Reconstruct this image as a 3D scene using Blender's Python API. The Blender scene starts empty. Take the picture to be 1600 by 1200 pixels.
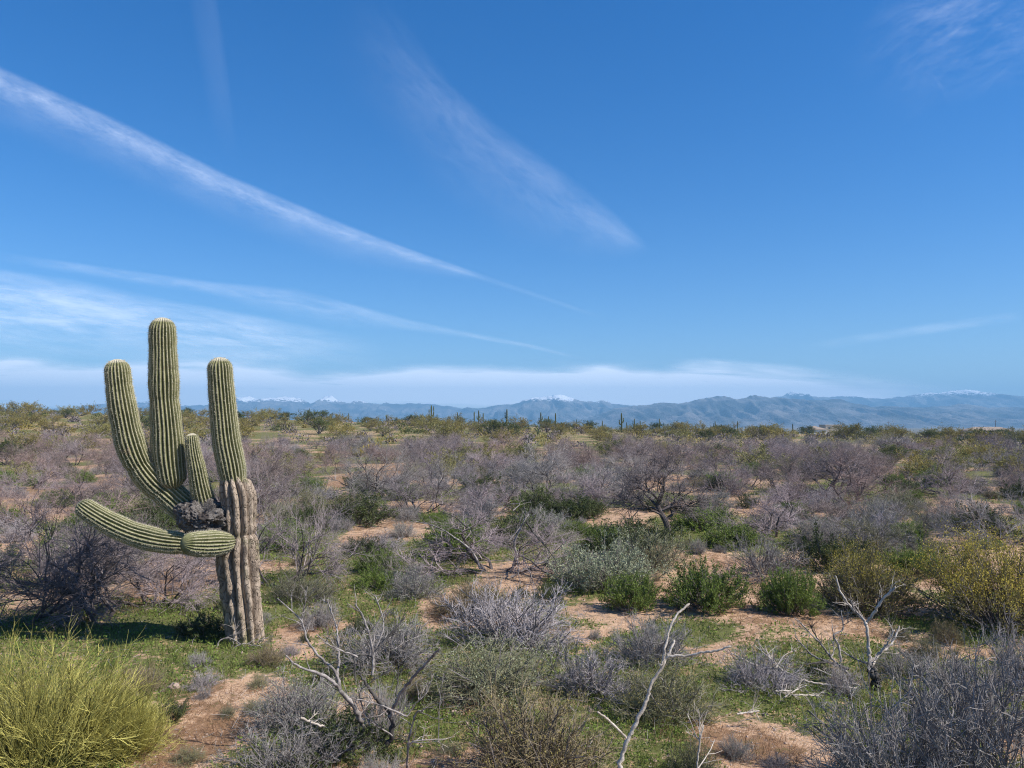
import bpy, math, random
import numpy as np
from mathutils import Vector, Matrix, noise as mnoise

random.seed(7)
rs = np.random.RandomState(11)
SC = bpy.context.scene
COL = SC.collection
R = math.radians

# ------------------------------------------------------------------ camera
F = 1202.0                      # focal length in pixels of the 1600 px wide photograph
HZ = 664.0                      # row of the true horizon
CZ = 3.0
PITCH = math.atan((HZ - 600.0) / F)
cam = bpy.data.cameras.new('camera')
cam.sensor_width = 36.0
cam.lens = 36.0 * F / 1600.0
cam.clip_start = 0.1
cam.clip_end = 400000.0
cam.dof.use_dof = True
cam.dof.focus_distance = 14.0
cam.dof.aperture_fstop = 8.0
camo = bpy.data.objects.new('camera', cam)
COL.objects.link(camo)
camo.location = (0, 0, CZ)
camo.rotation_euler = (math.pi / 2 + PITCH, 0, 0)
SC.camera = camo

# ------------------------------------------------------------------ sky, sun, exposure
SUN_EL, SUN_AZ = R(46), R(109)          # azimuth clockwise from the view direction
world = bpy.data.worlds.new('World')
SC.world = world
world.use_nodes = True
wn, wl = world.node_tree.nodes, world.node_tree.links
wn.clear()
sky = wn.new('ShaderNodeTexSky')
sky.sky_type = 'NISHITA'
sky.sun_disc = False
sky.sun_elevation = SUN_EL
sky.sun_rotation = SUN_AZ
sky.altitude = 700
sky.air_density = 1.0
sky.dust_density = 0.6
sky.ozone_density = 4.0
bg = wn.new('ShaderNodeBackground')
bg.inputs['Strength'].default_value = 0.103
wo = wn.new('ShaderNodeOutputWorld')
hsv = wn.new('ShaderNodeHueSaturation')
hsv.inputs['Saturation'].default_value = 1.38
hsv.inputs['Hue'].default_value = 0.508
wl.new(sky.outputs[0], hsv.inputs['Color'])
wl.new(hsv.outputs[0], bg.inputs[0])
wl.new(bg.outputs[0], wo.inputs[0])

sun = bpy.data.lights.new('sun', 'SUN')
sun.energy = 5.0
sun.angle = R(0.53)
sun.color = (1.0, 0.955, 0.88)
suno = bpy.data.objects.new('sun', sun)
COL.objects.link(suno)
SV = Vector((math.sin(SUN_AZ) * math.cos(SUN_EL), math.cos(SUN_AZ) * math.cos(SUN_EL), math.sin(SUN_EL)))
suno.rotation_euler = SV.to_track_quat('Z', 'Y').to_euler()

SC.view_settings.view_transform = 'Standard'
SC.view_settings.look = 'None'
SC.view_settings.exposure = 0.58
SC.view_settings.gamma = 1.0
SC.view_settings.use_curve_mapping = False
SC.cycles.use_denoising = True
SC.cycles.denoising_prefilter = 'NONE'
SC.cycles.denoising_input_passes = 'RGB_ALBEDO_NORMAL'
SC.cycles.filter_width = 1.1
SC.cycles.max_bounces = 6
SC.cycles.diffuse_bounces = 3
SC.cycles.transparent_max_bounces = 12
SC.cycles.volume_bounces = 0
SC.cycles.use_adaptive_sampling = False

# ------------------------------------------------------------------ helpers: photograph <-> ground
CP, SP = math.cos(PITCH), math.sin(PITCH)


def ray(px, py):
    u, v = (px - 800.0) / F, (600.0 - py) / F
    return np.array([u, CP - v * SP, SP + v * CP])


def unp(px, py, d):
    return np.array([0, 0, CZ]) + ray(px, py) * d


_T = np.random.RandomState(3).rand(256, 256)


def vnoise(x, y):
    x = np.asarray(x, float); y = np.asarray(y, float)
    xi, yi = np.floor(x).astype(int), np.floor(y).astype(int)
    fx, fy = x - xi, y - yi
    fx, fy = fx * fx * (3 - 2 * fx), fy * fy * (3 - 2 * fy)
    a, b = _T[xi & 255, yi & 255], _T[(xi + 1) & 255, yi & 255]
    c, d = _T[xi & 255, (yi + 1) & 255], _T[(xi + 1) & 255, (yi + 1) & 255]
    return (a + (b - a) * fx) * (1 - fy) + (c + (d - c) * fx) * fy


def fbm(x, y, o=4):
    s, a, t = 0.0, 1.0, 0.0
    for k in range(o):
        s = s + a * vnoise(np.asarray(x) * 2 ** k + 17.3 * k, np.asarray(y) * 2 ** k + 9.1 * k)
        t += a
        a *= 0.5
    return s / t


def sst(a, b, x):
    t = np.clip((np.asarray(x, float) - a) / (b - a), 0, 1)
    return t * t * (3 - 2 * t)


AZ_PX = np.array([-900, -200, 0, 150, 300, 500, 700, 900, 1100, 1300, 1600, 2500])
AZ_TH = np.arctan((AZ_PX - 800) / F)
AZ_Z = np.array([6.0, 6.0, 5.9, 5.5, 5.0, 4.2, 3.1, 1.6, 0.5, -0.2, -0.4, 0.0])


def terrain(x, y):
    x = np.asarray(x, float); y = np.asarray(y, float)
    r = np.hypot(x, y)
    zc = np.interp(np.arctan2(x, y), AZ_TH, AZ_Z)
    rise = sst(66, 235, r)
    fall = sst(245, 620, r)
    z = zc * rise + (-12.0 - zc) * fall
    bump = (fbm(x * .22, y * .22) - .5) * .26 + (fbm(x * 1.1 + 40, y * 1.1) - .5) * .10
    z = z + bump * sst(3.0, 8.0, r) * (1 - .4 * sst(30, 80, r))
    z = z + (fbm(x * .03, y * .03 + 7) - .5) * 1.6 * sst(60, 140, r)
    z = z + 1.35 * (1 - sst(1.8, 5.2, r))
    return z


def gz(x, y):
    return float(terrain(x, y))


def at(px, py):
    d = ray(px, py)
    t, st = 1.5, .05
    prev = t
    while t < 400:
        p = np.array([0, 0, CZ]) + d * t
        if p[2] <= gz(p[0], p[1]):
            break
        prev = t
        t += st
        st = max(.05, t * .008)
    for _ in range(18):
        m = .5 * (prev + t)
        p = np.array([0, 0, CZ]) + d * m
        if p[2] <= gz(p[0], p[1]):
            t = m
        else:
            prev = m
    return np.array([0, 0, CZ]) + d * t


def depth_of(p):
    return (p[1]) * CP + (p[2] - CZ) * SP


# ------------------------------------------------------------------ helpers: objects
def tag(o, label=None, cat=None, group=None, kind=None):
    if label: o['label'] = label
    if cat: o['category'] = cat
    if group: o['group'] = group
    if kind: o['kind'] = kind
    return o


def empty(name, loc=(0, 0, 0)):
    o = bpy.data.objects.new(name, None)
    o.empty_display_size = .2
    COL.objects.link(o)
    o.location = loc
    return o


def link(name, me, parent=None, loc=None):
    o = bpy.data.objects.new(name, me)
    COL.objects.link(o)
    if parent: o.parent = parent
    if loc is not None: o.location = loc
    return o


class Geo:
    def __init__(self):
        self.V, self.F4, self.F3, self.m4, self.m3, self.n = [], [], [], [], [], 0
        self.attr = {}

    def add(self, V, F4=None, F3=None, mat=0, **attrs):
        V = np.asarray(V, float).reshape(-1, 3)
        if F4 is not None and len(F4):
            F4 = np.asarray(F4).reshape(-1, 4)
            self.F4.append(F4 + self.n); self.m4.append(np.full(len(F4), mat))
        if F3 is not None and len(F3):
            F3 = np.asarray(F3).reshape(-1, 3)
            self.F3.append(F3 + self.n); self.m3.append(np.full(len(F3), mat))
        self.V.append(V)
        for k, a in attrs.items():
            self.attr.setdefault(k, []).append((self.n, np.asarray(a, float)))
        self.n += len(V)
        return self

    def tubes(self, P, Rr, S=3, mat=0):
        N, K, _ = P.shape
        T = np.gradient(P, axis=1)
        T /= np.linalg.norm(T, axis=2, keepdims=True) + 1e-9
        m = T.mean(axis=1)
        ref = np.where((np.abs(m[:, 2:3]) > .8), np.array([[1., 0, 0]]), np.array([[0, 0, 1.]]))[:, None, :]
        U = np.cross(T, np.broadcast_to(ref, T.shape)); U /= np.linalg.norm(U, axis=2, keepdims=True) + 1e-9
        W = np.cross(T, U)
        a = np.arange(S) * 2 * np.pi / S
        V = P[:, :, None, :] + Rr[:, :, None, None] * (U[:, :, None, :] * np.cos(a)[None, None, :, None] + W[:, :, None, :] * np.sin(a)[None, None, :, None])
        idx = np.arange(N * K * S).reshape(N, K, S)
        A, B = idx[:, :-1], idx[:, 1:]
        A2, B2 = np.roll(A, -1, 2), np.roll(B, -1, 2)
        self.add(V, np.stack([A, A2, B2, B], -1).reshape(-1, 4), mat=mat)
        return self

    def quads(self, C, size, asp=.5, mat=0, rs=rs, updir=None):
        """small pointed leaves: one diamond each"""
        N = len(C)
        d = rs.normal(size=(N, 3))
        if updir is not None: d[:, 2] += updir
        d /= np.linalg.norm(d, axis=1, keepdims=True)
        e = np.cross(d, rs.normal(size=(N, 3))); e /= np.linalg.norm(e, axis=1, keepdims=True) + 1e-9
        s = (np.asarray(size) * rs.uniform(.6, 1.3, N))[:, None]
        V = np.stack([C, C + d * s * .5 + e * s * asp * .5, C + d * s, C + d * s * .5 - e * s * asp * .5], 1)
        self.add(V, np.arange(4 * N).reshape(N, 4), mat=mat)
        return self

    def mesh(self, name, mats, smooth=False):
        V = np.concatenate(self.V) if self.V else np.zeros((0, 3))
        F4 = np.concatenate(self.F4) if self.F4 else np.zeros((0, 4), int)
        F3 = np.concatenate(self.F3) if self.F3 else np.zeros((0, 3), int)
        me = bpy.data.meshes.new(name)
        me.vertices.add(len(V))
        me.vertices.foreach_set('co', V.astype(np.float32).ravel())
        nl = F4.size + F3.size
        me.loops.add(nl)
        me.loops.foreach_set('vertex_index', np.concatenate([F4.ravel(), F3.ravel()]).astype(np.int32))
        me.polygons.add(len(F4) + len(F3))
        st = np.concatenate([np.arange(len(F4)) * 4, F4.size + np.arange(len(F3)) * 3]).astype(np.int32)
        me.polygons.foreach_set('loop_start', st)
        mi = np.concatenate(self.m4 + self.m3) if (self.m4 or self.m3) else np.zeros(0)
        me.polygons.foreach_set('material_index', mi.astype(np.int32))
        me.polygons.foreach_set('use_smooth', np.full(len(F4) + len(F3), smooth))
        for k, lst in self.attr.items():
            a = np.zeros(len(V), np.float32)
            for off, vals in lst: a[off:off + len(vals)] = vals
            at_ = me.attributes.new(k, 'FLOAT', 'POINT')
            at_.data.foreach_set('value', a)
        for m in (mats if isinstance(mats, (list, tuple)) else [mats]): me.materials.append(m)
        me.update(calc_edges=True)
        return me


def catmull(pts, n):
    pts = np.array(pts, float)
    k = len(pts)
    P = np.vstack([2 * pts[0] - pts[1], pts, 2 * pts[-1] - pts[-2]])
    t = np.linspace(0, k - 1 - 1e-6, n)
    i = t.astype(int); f = (t - i)[:, None]
    p0, p1, p2, p3 = P[i], P[i + 1], P[i + 2], P[i + 3]
    return .5 * (2 * p1 + (p2 - p0) * f + (2 * p0 - 5 * p1 + 4 * p2 - p3) * f ** 2 + (3 * p1 - p0 - 3 * p2 + p3) * f ** 3)


def nrm(a):
    return a / (np.linalg.norm(a, axis=-1, keepdims=True) + 1e-9)


def curves(pos, d, length, r0, K, wob, up, rs, tip=.35):
    pts = [pos]
    d = nrm(d)
    for k in range(K - 1):
        d = nrm(d + rs.normal(size=d.shape) * wob + np.array([0, 0, up]))
        pts.append(pts[-1] + d * (length / (K - 1))[:, None])
    P = np.stack(pts, 1)
    return P, np.asarray(r0)[:, None] * np.linspace(1, tip, K)[None, :]


def grow(P, Rr, n, tr, ang, L, rmax, rs, up=0., curve=0., wob=.18, K=3, tip=.4):
    N, K0, _ = P.shape
    idx = np.repeat(np.arange(N), n)
    t = rs.uniform(tr[0], tr[1], len(idx))
    f = t * (K0 - 1)
    i0 = np.minimum(f.astype(int), K0 - 2)
    fr = (f - i0)[:, None]
    A, B = P[idx, i0], P[idx, i0 + 1]
    pos, tan = A + (B - A) * fr, nrm(B - A)
    rad = Rr[idx, i0] * (1 - fr[:, 0]) + Rr[idx, i0 + 1] * fr[:, 0]
    p = rs.normal(size=tan.shape)
    p = nrm(p - (p * tan).sum(1, keepdims=True) * tan)
    a = np.abs(rs.normal(ang, .22, len(idx)))[:, None]
    d = tan * np.cos(a) + p * np.sin(a)
    d[:, 2] += up
    ln = L * rs.uniform(.55, 1.3, len(idx)) * (1.15 - .4 * t)
    return curves(pos, d, ln, np.minimum(rad * .8, rmax), K, wob, curve, rs, tip)


def pick(P, n, rs):
    N, K, _ = P.shape
    i = rs.randint(0, N, n)
    f = rs.uniform(.15, 1, n) * (K - 1)
    k = np.minimum(f.astype(int), K - 2)
    return P[i, k] + (P[i, k + 1] - P[i, k]) * (f - k)[:, None]


# ------------------------------------------------------------------ materials
class NT:
    def __init__(self, name):
        self.m = bpy.data.materials.new(name)
        self.m.use_nodes = True
        self.t = self.m.node_tree
        self.t.nodes.clear()
        self.out = self.n('ShaderNodeOutputMaterial')

    def n(self, ty, **kw):
        nd = self.t.nodes.new(ty)
        for k, v in kw.items(): setattr(nd, k, v)
        return nd

    def l(self, a, b): self.t.links.new(a, b)

    def noise(self, scale, detail=4, co=None, rough=.55, dist=0.):
        nd = self.n('ShaderNodeTexNoise')
        nd.inputs['Scale'].default_value = scale
        nd.inputs['Detail'].default_value = detail
        nd.inputs['Roughness'].default_value = rough
        nd.inputs['Distortion'].default_value = dist
        if co is not None: self.l(co, nd.inputs['Vector'])
        return nd.outputs['Fac']

    def rng(self, x, a, b, c=0., d=1., smooth=True):
        nd = self.n('ShaderNodeMapRange')
        nd.interpolation_type = 'SMOOTHSTEP' if smooth else 'LINEAR'
        for k, v in zip((1, 2, 3, 4), (a, b, c, d)): nd.inputs[k].default_value = v
        self.l(x, nd.inputs[0])
        return nd.outputs[0]

    def math(self, op, a, b=None):
        nd = self.n('ShaderNodeMath', operation=op)
        for i, v in enumerate((a, b)):
            if v is None: continue
            if isinstance(v, (int, float)): nd.inputs[i].default_value = v
            else: self.l(v, nd.inputs[i])
        return nd.outputs[0]

    def mix(self, f, a, b):
        nd = self.n('ShaderNodeMix', data_type='RGBA')
        for i, v in ((0, f), (6, a), (7, b)):
            if isinstance(v, (int, float)): nd.inputs[i].default_value = v
            elif isinstance(v, tuple): nd.inputs[i].default_value = (*v, 1)
            else: self.l(v, nd.inputs[i])
        return nd.outputs[2]

    def attr(self, name):
        return self.n('ShaderNodeAttribute', attribute_name=name).outputs['Fac']

    def bump(self, h, strength=.5, dist=.02):
        nd = self.n('ShaderNodeBump')
        nd.inputs['Strength'].default_value = strength
        nd.inputs['Distance'].default_value = dist
        self.l(h, nd.inputs['Height'])
        return nd.outputs[0]

    def finish(self, col, rough=.85, spec=.2, normal=None, trans=0.):
        b = self.n('ShaderNodeBsdfPrincipled')
        b.inputs['Roughness'].default_value = rough
        b.inputs['Specular IOR Level'].default_value = spec
        if isinstance(col, tuple): b.inputs['Base Color'].default_value = (*col, 1)
        else: self.l(col, b.inputs['Base Color'])
        if normal is not None: self.l(normal, b.inputs['Normal'])
        sh = b.outputs[0]
        if trans > 0:
            tr = self.n('ShaderNodeBsdfTranslucent')
            if isinstance(col, tuple): tr.inputs[0].default_value = (*col, 1)
            else: self.l(col, tr.inputs[0])
            mx = self.n('ShaderNodeMixShader')
            mx.inputs[0].default_value = trans
            self.l(sh, mx.inputs[1]); self.l(tr.outputs[0], mx.inputs[2])
            sh = mx.outputs[0]
        self.l(sh, self.out.inputs['Surface'])
        return self.m


def plant_mat(name, dark, light, alt=None, trans=0., objvar=.35):
    """twigs or leaves: each piece between two tones, each plant leaning to a third"""
    t = NT(name)
    g = t.n('ShaderNodeNewGeometry')
    c = t.mix(t.rng(g.outputs['Random Per Island'], 0, 1, smooth=False), dark, light)
    oi = t.n('ShaderNodeObjectInfo')
    if alt:
        c = t.mix(t.math('MULTIPLY', oi.outputs['Random'], objvar * 2), c, alt)
    hs = t.n('ShaderNodeHueSaturation')
    t.l(t.rng(oi.outputs['Random'], 0, 1, .8, 1.18, smooth=False), hs.inputs['Value'])
    t.l(c, hs.inputs['Color'])
    return t.finish(hs.outputs[0], .9, .12, trans=trans)


def mat_ground():
    t = NT('desert_soil')
    co = t.n('ShaderNodeNewGeometry').outputs['Position']
    n1, n2, n3, n4 = t.noise(.7, 5, co), t.noise(5, 5, co), t.noise(38, 3, co, .7), t.noise(.045, 3, co)
    sand = t.mix(t.rng(n1, .35, .65), (.41, .23, .122), (.53, .33, .19))
    sand = t.mix(t.rng(n2, .4, .75, 0, .7), sand, (.27, .15, .09))
    sand = t.mix(t.rng(n3, .5, .72, 0, .8), sand, (.62, .47, .36))
    sand = t.mix(t.rng(n3, .28, .45, .7, 0), sand, (.16, .10, .07))
    dry = t.mix(n2, (.15, .075, .045), (.26, .16, .085))
    n5 = t.noise(14, 5, co, .7)
    nn = t.math('ADD', t.rng(n2, .3, .7, -.34, .34, False), t.rng(n5, .3, .7, -.42, .42, False))
    lit = t.rng(t.math('ADD', t.rng(n1, .3, .7, -.2, .2, False), nn), -.15, .5, 0, .6)
    sand = t.mix(lit, sand, t.mix(n3, (.13, .08, .045), (.28, .19, .11)))
    n6 = t.noise(150, 2, co, .6)
    sand = t.mix(t.rng(n6, .54, .66, 0, .75), sand, (.66, .54, .44))
    sand = t.mix(t.rng(n6, .34, .44, .7, 0), sand, (.15, .095, .065))
    d = t.rng(t.math('ADD', t.attr('dry'), nn), .3, .8, 0, .85)
    c = t.mix(d, sand, dry)
    grn = t.mix(n3, (.05, .068, .016), (.14, .16, .05))
    g = t.rng(t.math('ADD', t.math('MULTIPLY', t.attr('green'), .95), nn), .2, .7, 0, .9)
    c = t.mix(g, c, grn)
    # far plain beyond the rise: scrub seen as a dull even tone
    pos = t.n('ShaderNodeSeparateXYZ'); t.l(co, pos.inputs[0])
    far = t.rng(pos.outputs['Y'], 300, 900)
    c = t.mix(far, c, t.mix(t.rng(n4, .4, .6), (.11, .10, .06), (.2, .16, .11)))
    h = t.math('ADD', t.math('MULTIPLY', n2, .6), t.math('MULTIPLY', n3, .3))
    return t.finish(c, .95, .1, t.bump(h, .9, .06))


def mat_rockface(name, base, dark, snow_lo=None, snow_hi=None):
    t = NT(name)
    g = t.n('ShaderNodeNewGeometry')
    co = g.outputs['Position']
    mp = t.n('ShaderNodeMapping'); mp.inputs['Scale'].default_value = (1, .6, 1.6); t.l(co, mp.inputs[0])
    n1, n2 = t.noise(.004, 6, mp.outputs[0], .62), t.noise(.02, 6, mp.outputs[0], .7)
    c = t.mix(t.rng(n1, .36, .62), dark, base)
    c = t.mix(t.rng(n2, .48, .66, 0, .75), c, dark)
    if snow_lo is not None:
        sp = t.n('ShaderNodeSeparateXYZ'); t.l(co, sp.inputs[0])
        s = t.math('ADD', t.rng(sp.outputs['Z'], snow_lo, snow_hi, -.1, 1.0, False), t.rng(n2, .3, .7, -.55, .55, False))
        c = t.mix(t.rng(s, .32, .5), c, (.82, .84, .88))
    return t.finish(c, .95, .05, t.bump(n2, 1.0, 30.))


def mat_cactus():
    t = NT('saguaro_skin')
    g = t.n('ShaderNodeNewGeometry')
    co = g.outputs['Position']
    n1 = t.noise(9, 5, co)
    n2 = t.noise(70, 3, co)
    skin = t.mix(t.rng(n1, .35, .65), (.122, .128, .05), (.195, .19, .088))
    skin = t.mix(t.rng(n2, .55, .75, 0, .6), skin, (.28, .25, .14))
    crest = t.rng(t.attr('rib'), .80, .98)
    spot = t.rng(t.noise(55, 2, co), .3, .6, .35, 1)
    c = t.mix(t.math('MULTIPLY', crest, spot), skin, (.42, .38, .25))
    c = t.mix(t.rng(t.attr('tip'), .2, 1, 0, .9), c, (.50, .45, .34))
    scar = t.rng(t.noise(3.2, 3, co), .68, .72, 0, .55)
    c = t.mix(scar, c, (.24, .17, .10))
    return t.finish(c, .72, .25, t.bump(n2, .5, .006))


def mat_woody(name, a, b, c3, sc=1.0):
    t = NT(name)
    co = t.n('ShaderNodeNewGeometry').outputs['Position']
    mp = t.n('ShaderNodeMapping'); mp.inputs['Scale'].default_value = (1, 1, .35); t.l(co, mp.inputs[0])
    n1, n2, n3 = t.noise(7 * sc, 5, mp.outputs[0]), t.noise(30 * sc, 5, mp.outputs[0], .65), t.noise(3 * sc, 4, co)
    c = t.mix(t.rng(n1, .38, .62), a, b)
    c = t.mix(t.rng(n3, .5, .64), c, c3)
    vo = t.n('ShaderNodeTexVoronoi', feature='DISTANCE_TO_EDGE')
    vo.inputs['Scale'].default_value = 13 * sc
    mp2 = t.n('ShaderNodeMapping'); mp2.inputs['Scale'].default_value = (1.6, 1.6, .7)
    wv = t.n('ShaderNodeVectorMath', operation='ADD')
    nz = t.n('ShaderNodeTexNoise'); nz.inputs['Scale'].default_value = 9; t.l(co, nz.inputs['Vector'])
    sc_ = t.n('ShaderNodeVectorMath', operation='SCALE'); sc_.inputs['Scale'].default_value = .12
    t.l(nz.outputs['Color'], sc_.inputs[0]); t.l(co, wv.inputs[0]); t.l(sc_.outputs[0], wv.inputs[1])
    t.l(wv.outputs[0], mp2.inputs[0]); t.l(mp2.outputs[0], vo.inputs['Vector'])
    crack = t.rng(vo.outputs['Distance'], 0, .05, .55, 0)
    c = t.mix(t.rng(n2, .54, .72, 0, .8), c, tuple(x * .35 for x in a))
    c = t.mix(crack, c, tuple(x * .22 for x in a))
    h = t.math('SUBTRACT', n2, t.math('MULTIPLY', crack, .8))
    return t.finish(c, .9, .12, t.bump(h, 1.0, .03))


def mat_bark(name, a, b, sc=30):
    t = NT(name)
    co = t.n('ShaderNodeTexCoord').outputs['Object']
    n1, n2 = t.noise(sc * .25, 5, co), t.noise(sc, 4, co, .7)
    c = t.mix(t.rng(n1, .35, .65), a, b)
    c = t.mix(t.rng(n2, .58, .75, 0, .75), c, tuple(x * .35 for x in a))
    return t.finish(c, .92, .1, t.bump(n2, .8, .008))


def mat_plain(name, col, rough=.85):
    t = NT(name)
    co = t.n('ShaderNodeNewGeometry').outputs['Position']
    n = t.noise(1.3, 5, co)
    return t.finish(t.mix(t.rng(n, .3, .7), tuple(x * .82 for x in col), tuple(min(1, x * 1.1) for x in col)), rough, .15)


M = {}
M['ground'] = mat_ground()
M['cactus'] = mat_cactus()
M['trunk'] = mat_woody('saguaro_bark', (.29, .225, .17), (.42, .335, .255), (.235, .215, .115), .8)
M['burl'] = mat_woody('saguaro_scar', (.14, .122, .11), (.25, .225, .205), (.09, .075, .068), 2.2)
M['spine'] = plant_mat('cactus_spines', (.42, .38, .28), (.66, .60, .47))
M['bark_dark'] = mat_bark('mesquite_bark', (.075, .06, .055), (.15, .125, .118))
M['bark_grey'] = mat_bark('shrub_bark', (.13, .11, .10), (.24, .21, .20))
M['wood_pale'] = mat_bark('weathered_wood', (.36, .305, .255), (.62, .545, .465), 60)
M['wood_grey'] = mat_bark('grey_deadwood', (.16, .14, .127), (.37, .33, .305), 55)
M['wood_burnt'] = mat_bark('charred_wood', (.05, .045, .042), (.12, .11, .10), 40)
M['tw_purple'] = plant_mat('purplish_twigs', (.13, .108, .103), (.39, .33, .325), (.27, .21, .215))
M['tw_red'] = plant_mat('reddish_twigs', (.13, .10, .09), (.37, .295, .27), (.27, .19, .165))
M['tw_grey'] = plant_mat('grey_twigs', (.14, .125, .115), (.42, .385, .36), (.26, .235, .225))
M['tw_dark'] = plant_mat('dark_twigs', (.085, .07, .068), (.28, .24, .235), (.17, .14, .14))
M['tw_lav'] = plant_mat('lavender_grey_twigs', (.13, .115, .11), (.50, .45, .435), (.31, .275, .28))
M['tw_olive'] = plant_mat('olive_grey_twigs', (.10, .095, .06), (.27, .25, .165), (.20, .20, .11))
M['tw_brown'] = plant_mat('brown_olive_twigs', (.12, .088, .055), (.32, .255, .17), (.24, .2, .11))
M['lf_green'] = plant_mat('green_leaves', (.08, .125, .028), (.25, .31, .08), (.16, .22, .045), .3)
M['lf_dark'] = plant_mat('dark_green_leaves', (.04, .058, .022), (.12, .145, .055), (.085, .10, .035), .2)
M['lf_grey'] = plant_mat('grey_green_leaves', (.19, .21, .13), (.48, .50, .34), (.32, .35, .21), .25)
M['lf_olive'] = plant_mat('olive_leaves', (.12, .11, .04), (.31, .27, .11), (.27, .21, .06), .25)
M['lf_olive2'] = plant_mat('pale_olive_leaves', (.14, .135, .055), (.31, .30, .13), (.25, .22, .07), .25)
M['st_yellow'] = plant_mat('yellow_green_stems', (.26, .235, .06), (.86, .78, .24), (.66, .60, .17), .25)
M['st_olive'] = plant_mat('olive_green_stems', (.09, .09, .035), (.27, .25, .09), (.2, .18, .06), .15)
M['st_gold'] = plant_mat('golden_stems', (.28, .20, .045), (.72, .54, .11), (.5, .36, .06), .2)
M['lf_gold'] = plant_mat('golden_flowers', (.36, .29, .05), (.64, .53, .12), (.48, .36, .06), .25)
M['fl_orange'] = plant_mat('orange_flowers', (.6, .27, .02), (.75, .42, .04))
M['grass'] = plant_mat('green_grass', (.06, .09, .018), (.24, .26, .075), None, .35)
M['drygrass'] = plant_mat('dry_grass', (.17, .085, .05), (.40, .27, .15), None, .15)
M['saguaro_far'] = mat_plain('distant_saguaro', (.085, .095, .04))
M['cholla'] = mat_plain('cholla_joints', (.24, .25, .12))
M['rock'] = mat_plain('granite', (.36, .27, .22))
M['roof'] = mat_plain('roof_tiles', (.30, .235, .185))
M['stucco'] = mat_plain('stucco', (.50, .42, .34))
M['white'] = mat_plain('white_wall', (.8, .78, .74))
M['glass'] = mat_plain('window_glass', (.04, .05, .06), .15)
M['pole'] = mat_plain('pole_wood', (.13, .10, .08))

# ------------------------------------------------------------------ ground: one sheet
# patches seen in the photograph: (column, row, half width, half height) in pixels
SAND = [(350, 1130, 100, 75), (480, 995, 70, 38), (690, 955, 38, 36), (715, 1097, 42, 22), (1190, 1160, 115, 50),
        (1290, 985, 130, 22), (1000, 955, 120, 20), (1420, 945, 50, 26), (1050, 872, 55, 22), (960, 815, 60, 16),
        (575, 745, 60, 18), (150, 760, 62, 32), (1520, 788, 52, 12), (580, 835, 45, 22), (1130, 870, 60, 14),
        (1265, 870, 35, 16), (1180, 755, 45, 8), (860, 730, 40, 6), (270, 920, 60, 22), (320, 890, 40, 14),
        (1450, 1000, 40, 14), (570, 1110, 60, 30), (760, 1190, 60, 25)]
GREEN = [(640, 895, 110, 38), (250, 970, 90, 32), (370, 1020, 70, 30), (920, 915, 70, 24), (1190, 1075, 100, 34),
         (1080, 985, 90, 22), (1120, 845, 110, 22), (960, 835, 60, 14), (450, 960, 55, 24), (1480, 985, 90, 25),
         (1340, 1010, 60, 14), (470, 830, 90, 40), (840, 765, 70, 12), (1330, 770, 120, 14), (1010, 1090, 110, 30),
         (680, 1120, 50, 30), (520, 1000, 40, 14), (1230, 985, 50, 8), (900, 880, 60, 18), (1000, 1000, 100, 14),
         (560, 790, 50, 22), (170, 810, 60, 26), (230, 740, 40, 8), (1440, 765, 70, 8), (720, 835, 40, 14), (820, 1185, 40, 22)]
DRY = [(300, 1150, 90, 50), (480, 975, 60, 20), (870, 985, 40, 12), (1100, 1150, 90, 40), (1350, 1000, 70, 16), (1240, 1030, 60, 20),
       (575, 745, 60, 18), (150, 755, 62, 34), (300, 1075, 50, 20), (1190, 1165, 60, 30), (790, 960, 40, 30), (1080, 1065, 50, 16), (690, 960, 30, 20)]


def ellip(lst):
    out = []
    for px, py, rx, ry in lst:
        c, n, f = at(px, py), at(px, min(py + ry, 1290)), at(px, py - ry)
        d = depth_of(c)
        out.append((c[0], .5 * (n[1] + f[1]), max(rx * d / F, .1), max(.5 * abs(f[1] - n[1]), .1)))
    return out


E_SAND, E_GREEN, E_DRY = ellip(SAND), ellip(GREEN), ellip(DRY)


def inside(x, y, E):
    w = (fbm(x * .9 + 5, y * .9, 4) - .5) * 2.2
    m = np.zeros(np.shape(x))
    for cx, cy, a, b in E:
        q = ((x - cx) / a) ** 2 + ((y - cy) / b) ** 2 + w
        m = np.maximum(m, 1 - sst(.45, 1.35, q))
    return m


def masks(x, y):
    r = np.hypot(x, y)
    n = fbm(x * .33 + 3, y * .33 + 8)
    n2 = fbm(x * .5 + 31, y * .5 + 2)
    far = sst(14, 40, r)
    g0 = sst(.38, .53, n) * (.75 + .1 * far)
    sa, ge, dr = inside(x, y, E_SAND), inside(x, y, E_GREEN), inside(x, y, E_DRY)
    green = np.clip(np.maximum(g0 * (1 - sa), ge * (1 - .5 * sa)), 0, 1)
    dry = np.clip(np.maximum(sst(.5, .62, n2) * .6, dr * .8), 0, 1) * (1 - .6 * ge)
    hillg = sst(80, 130, r) * .45
    dry = np.maximum(dry, .5 * sst(18, 34, r) * (1 - sa) * (.5 + n2))
    return np.maximum(green, hillg), dry * (1 - hillg)


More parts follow.
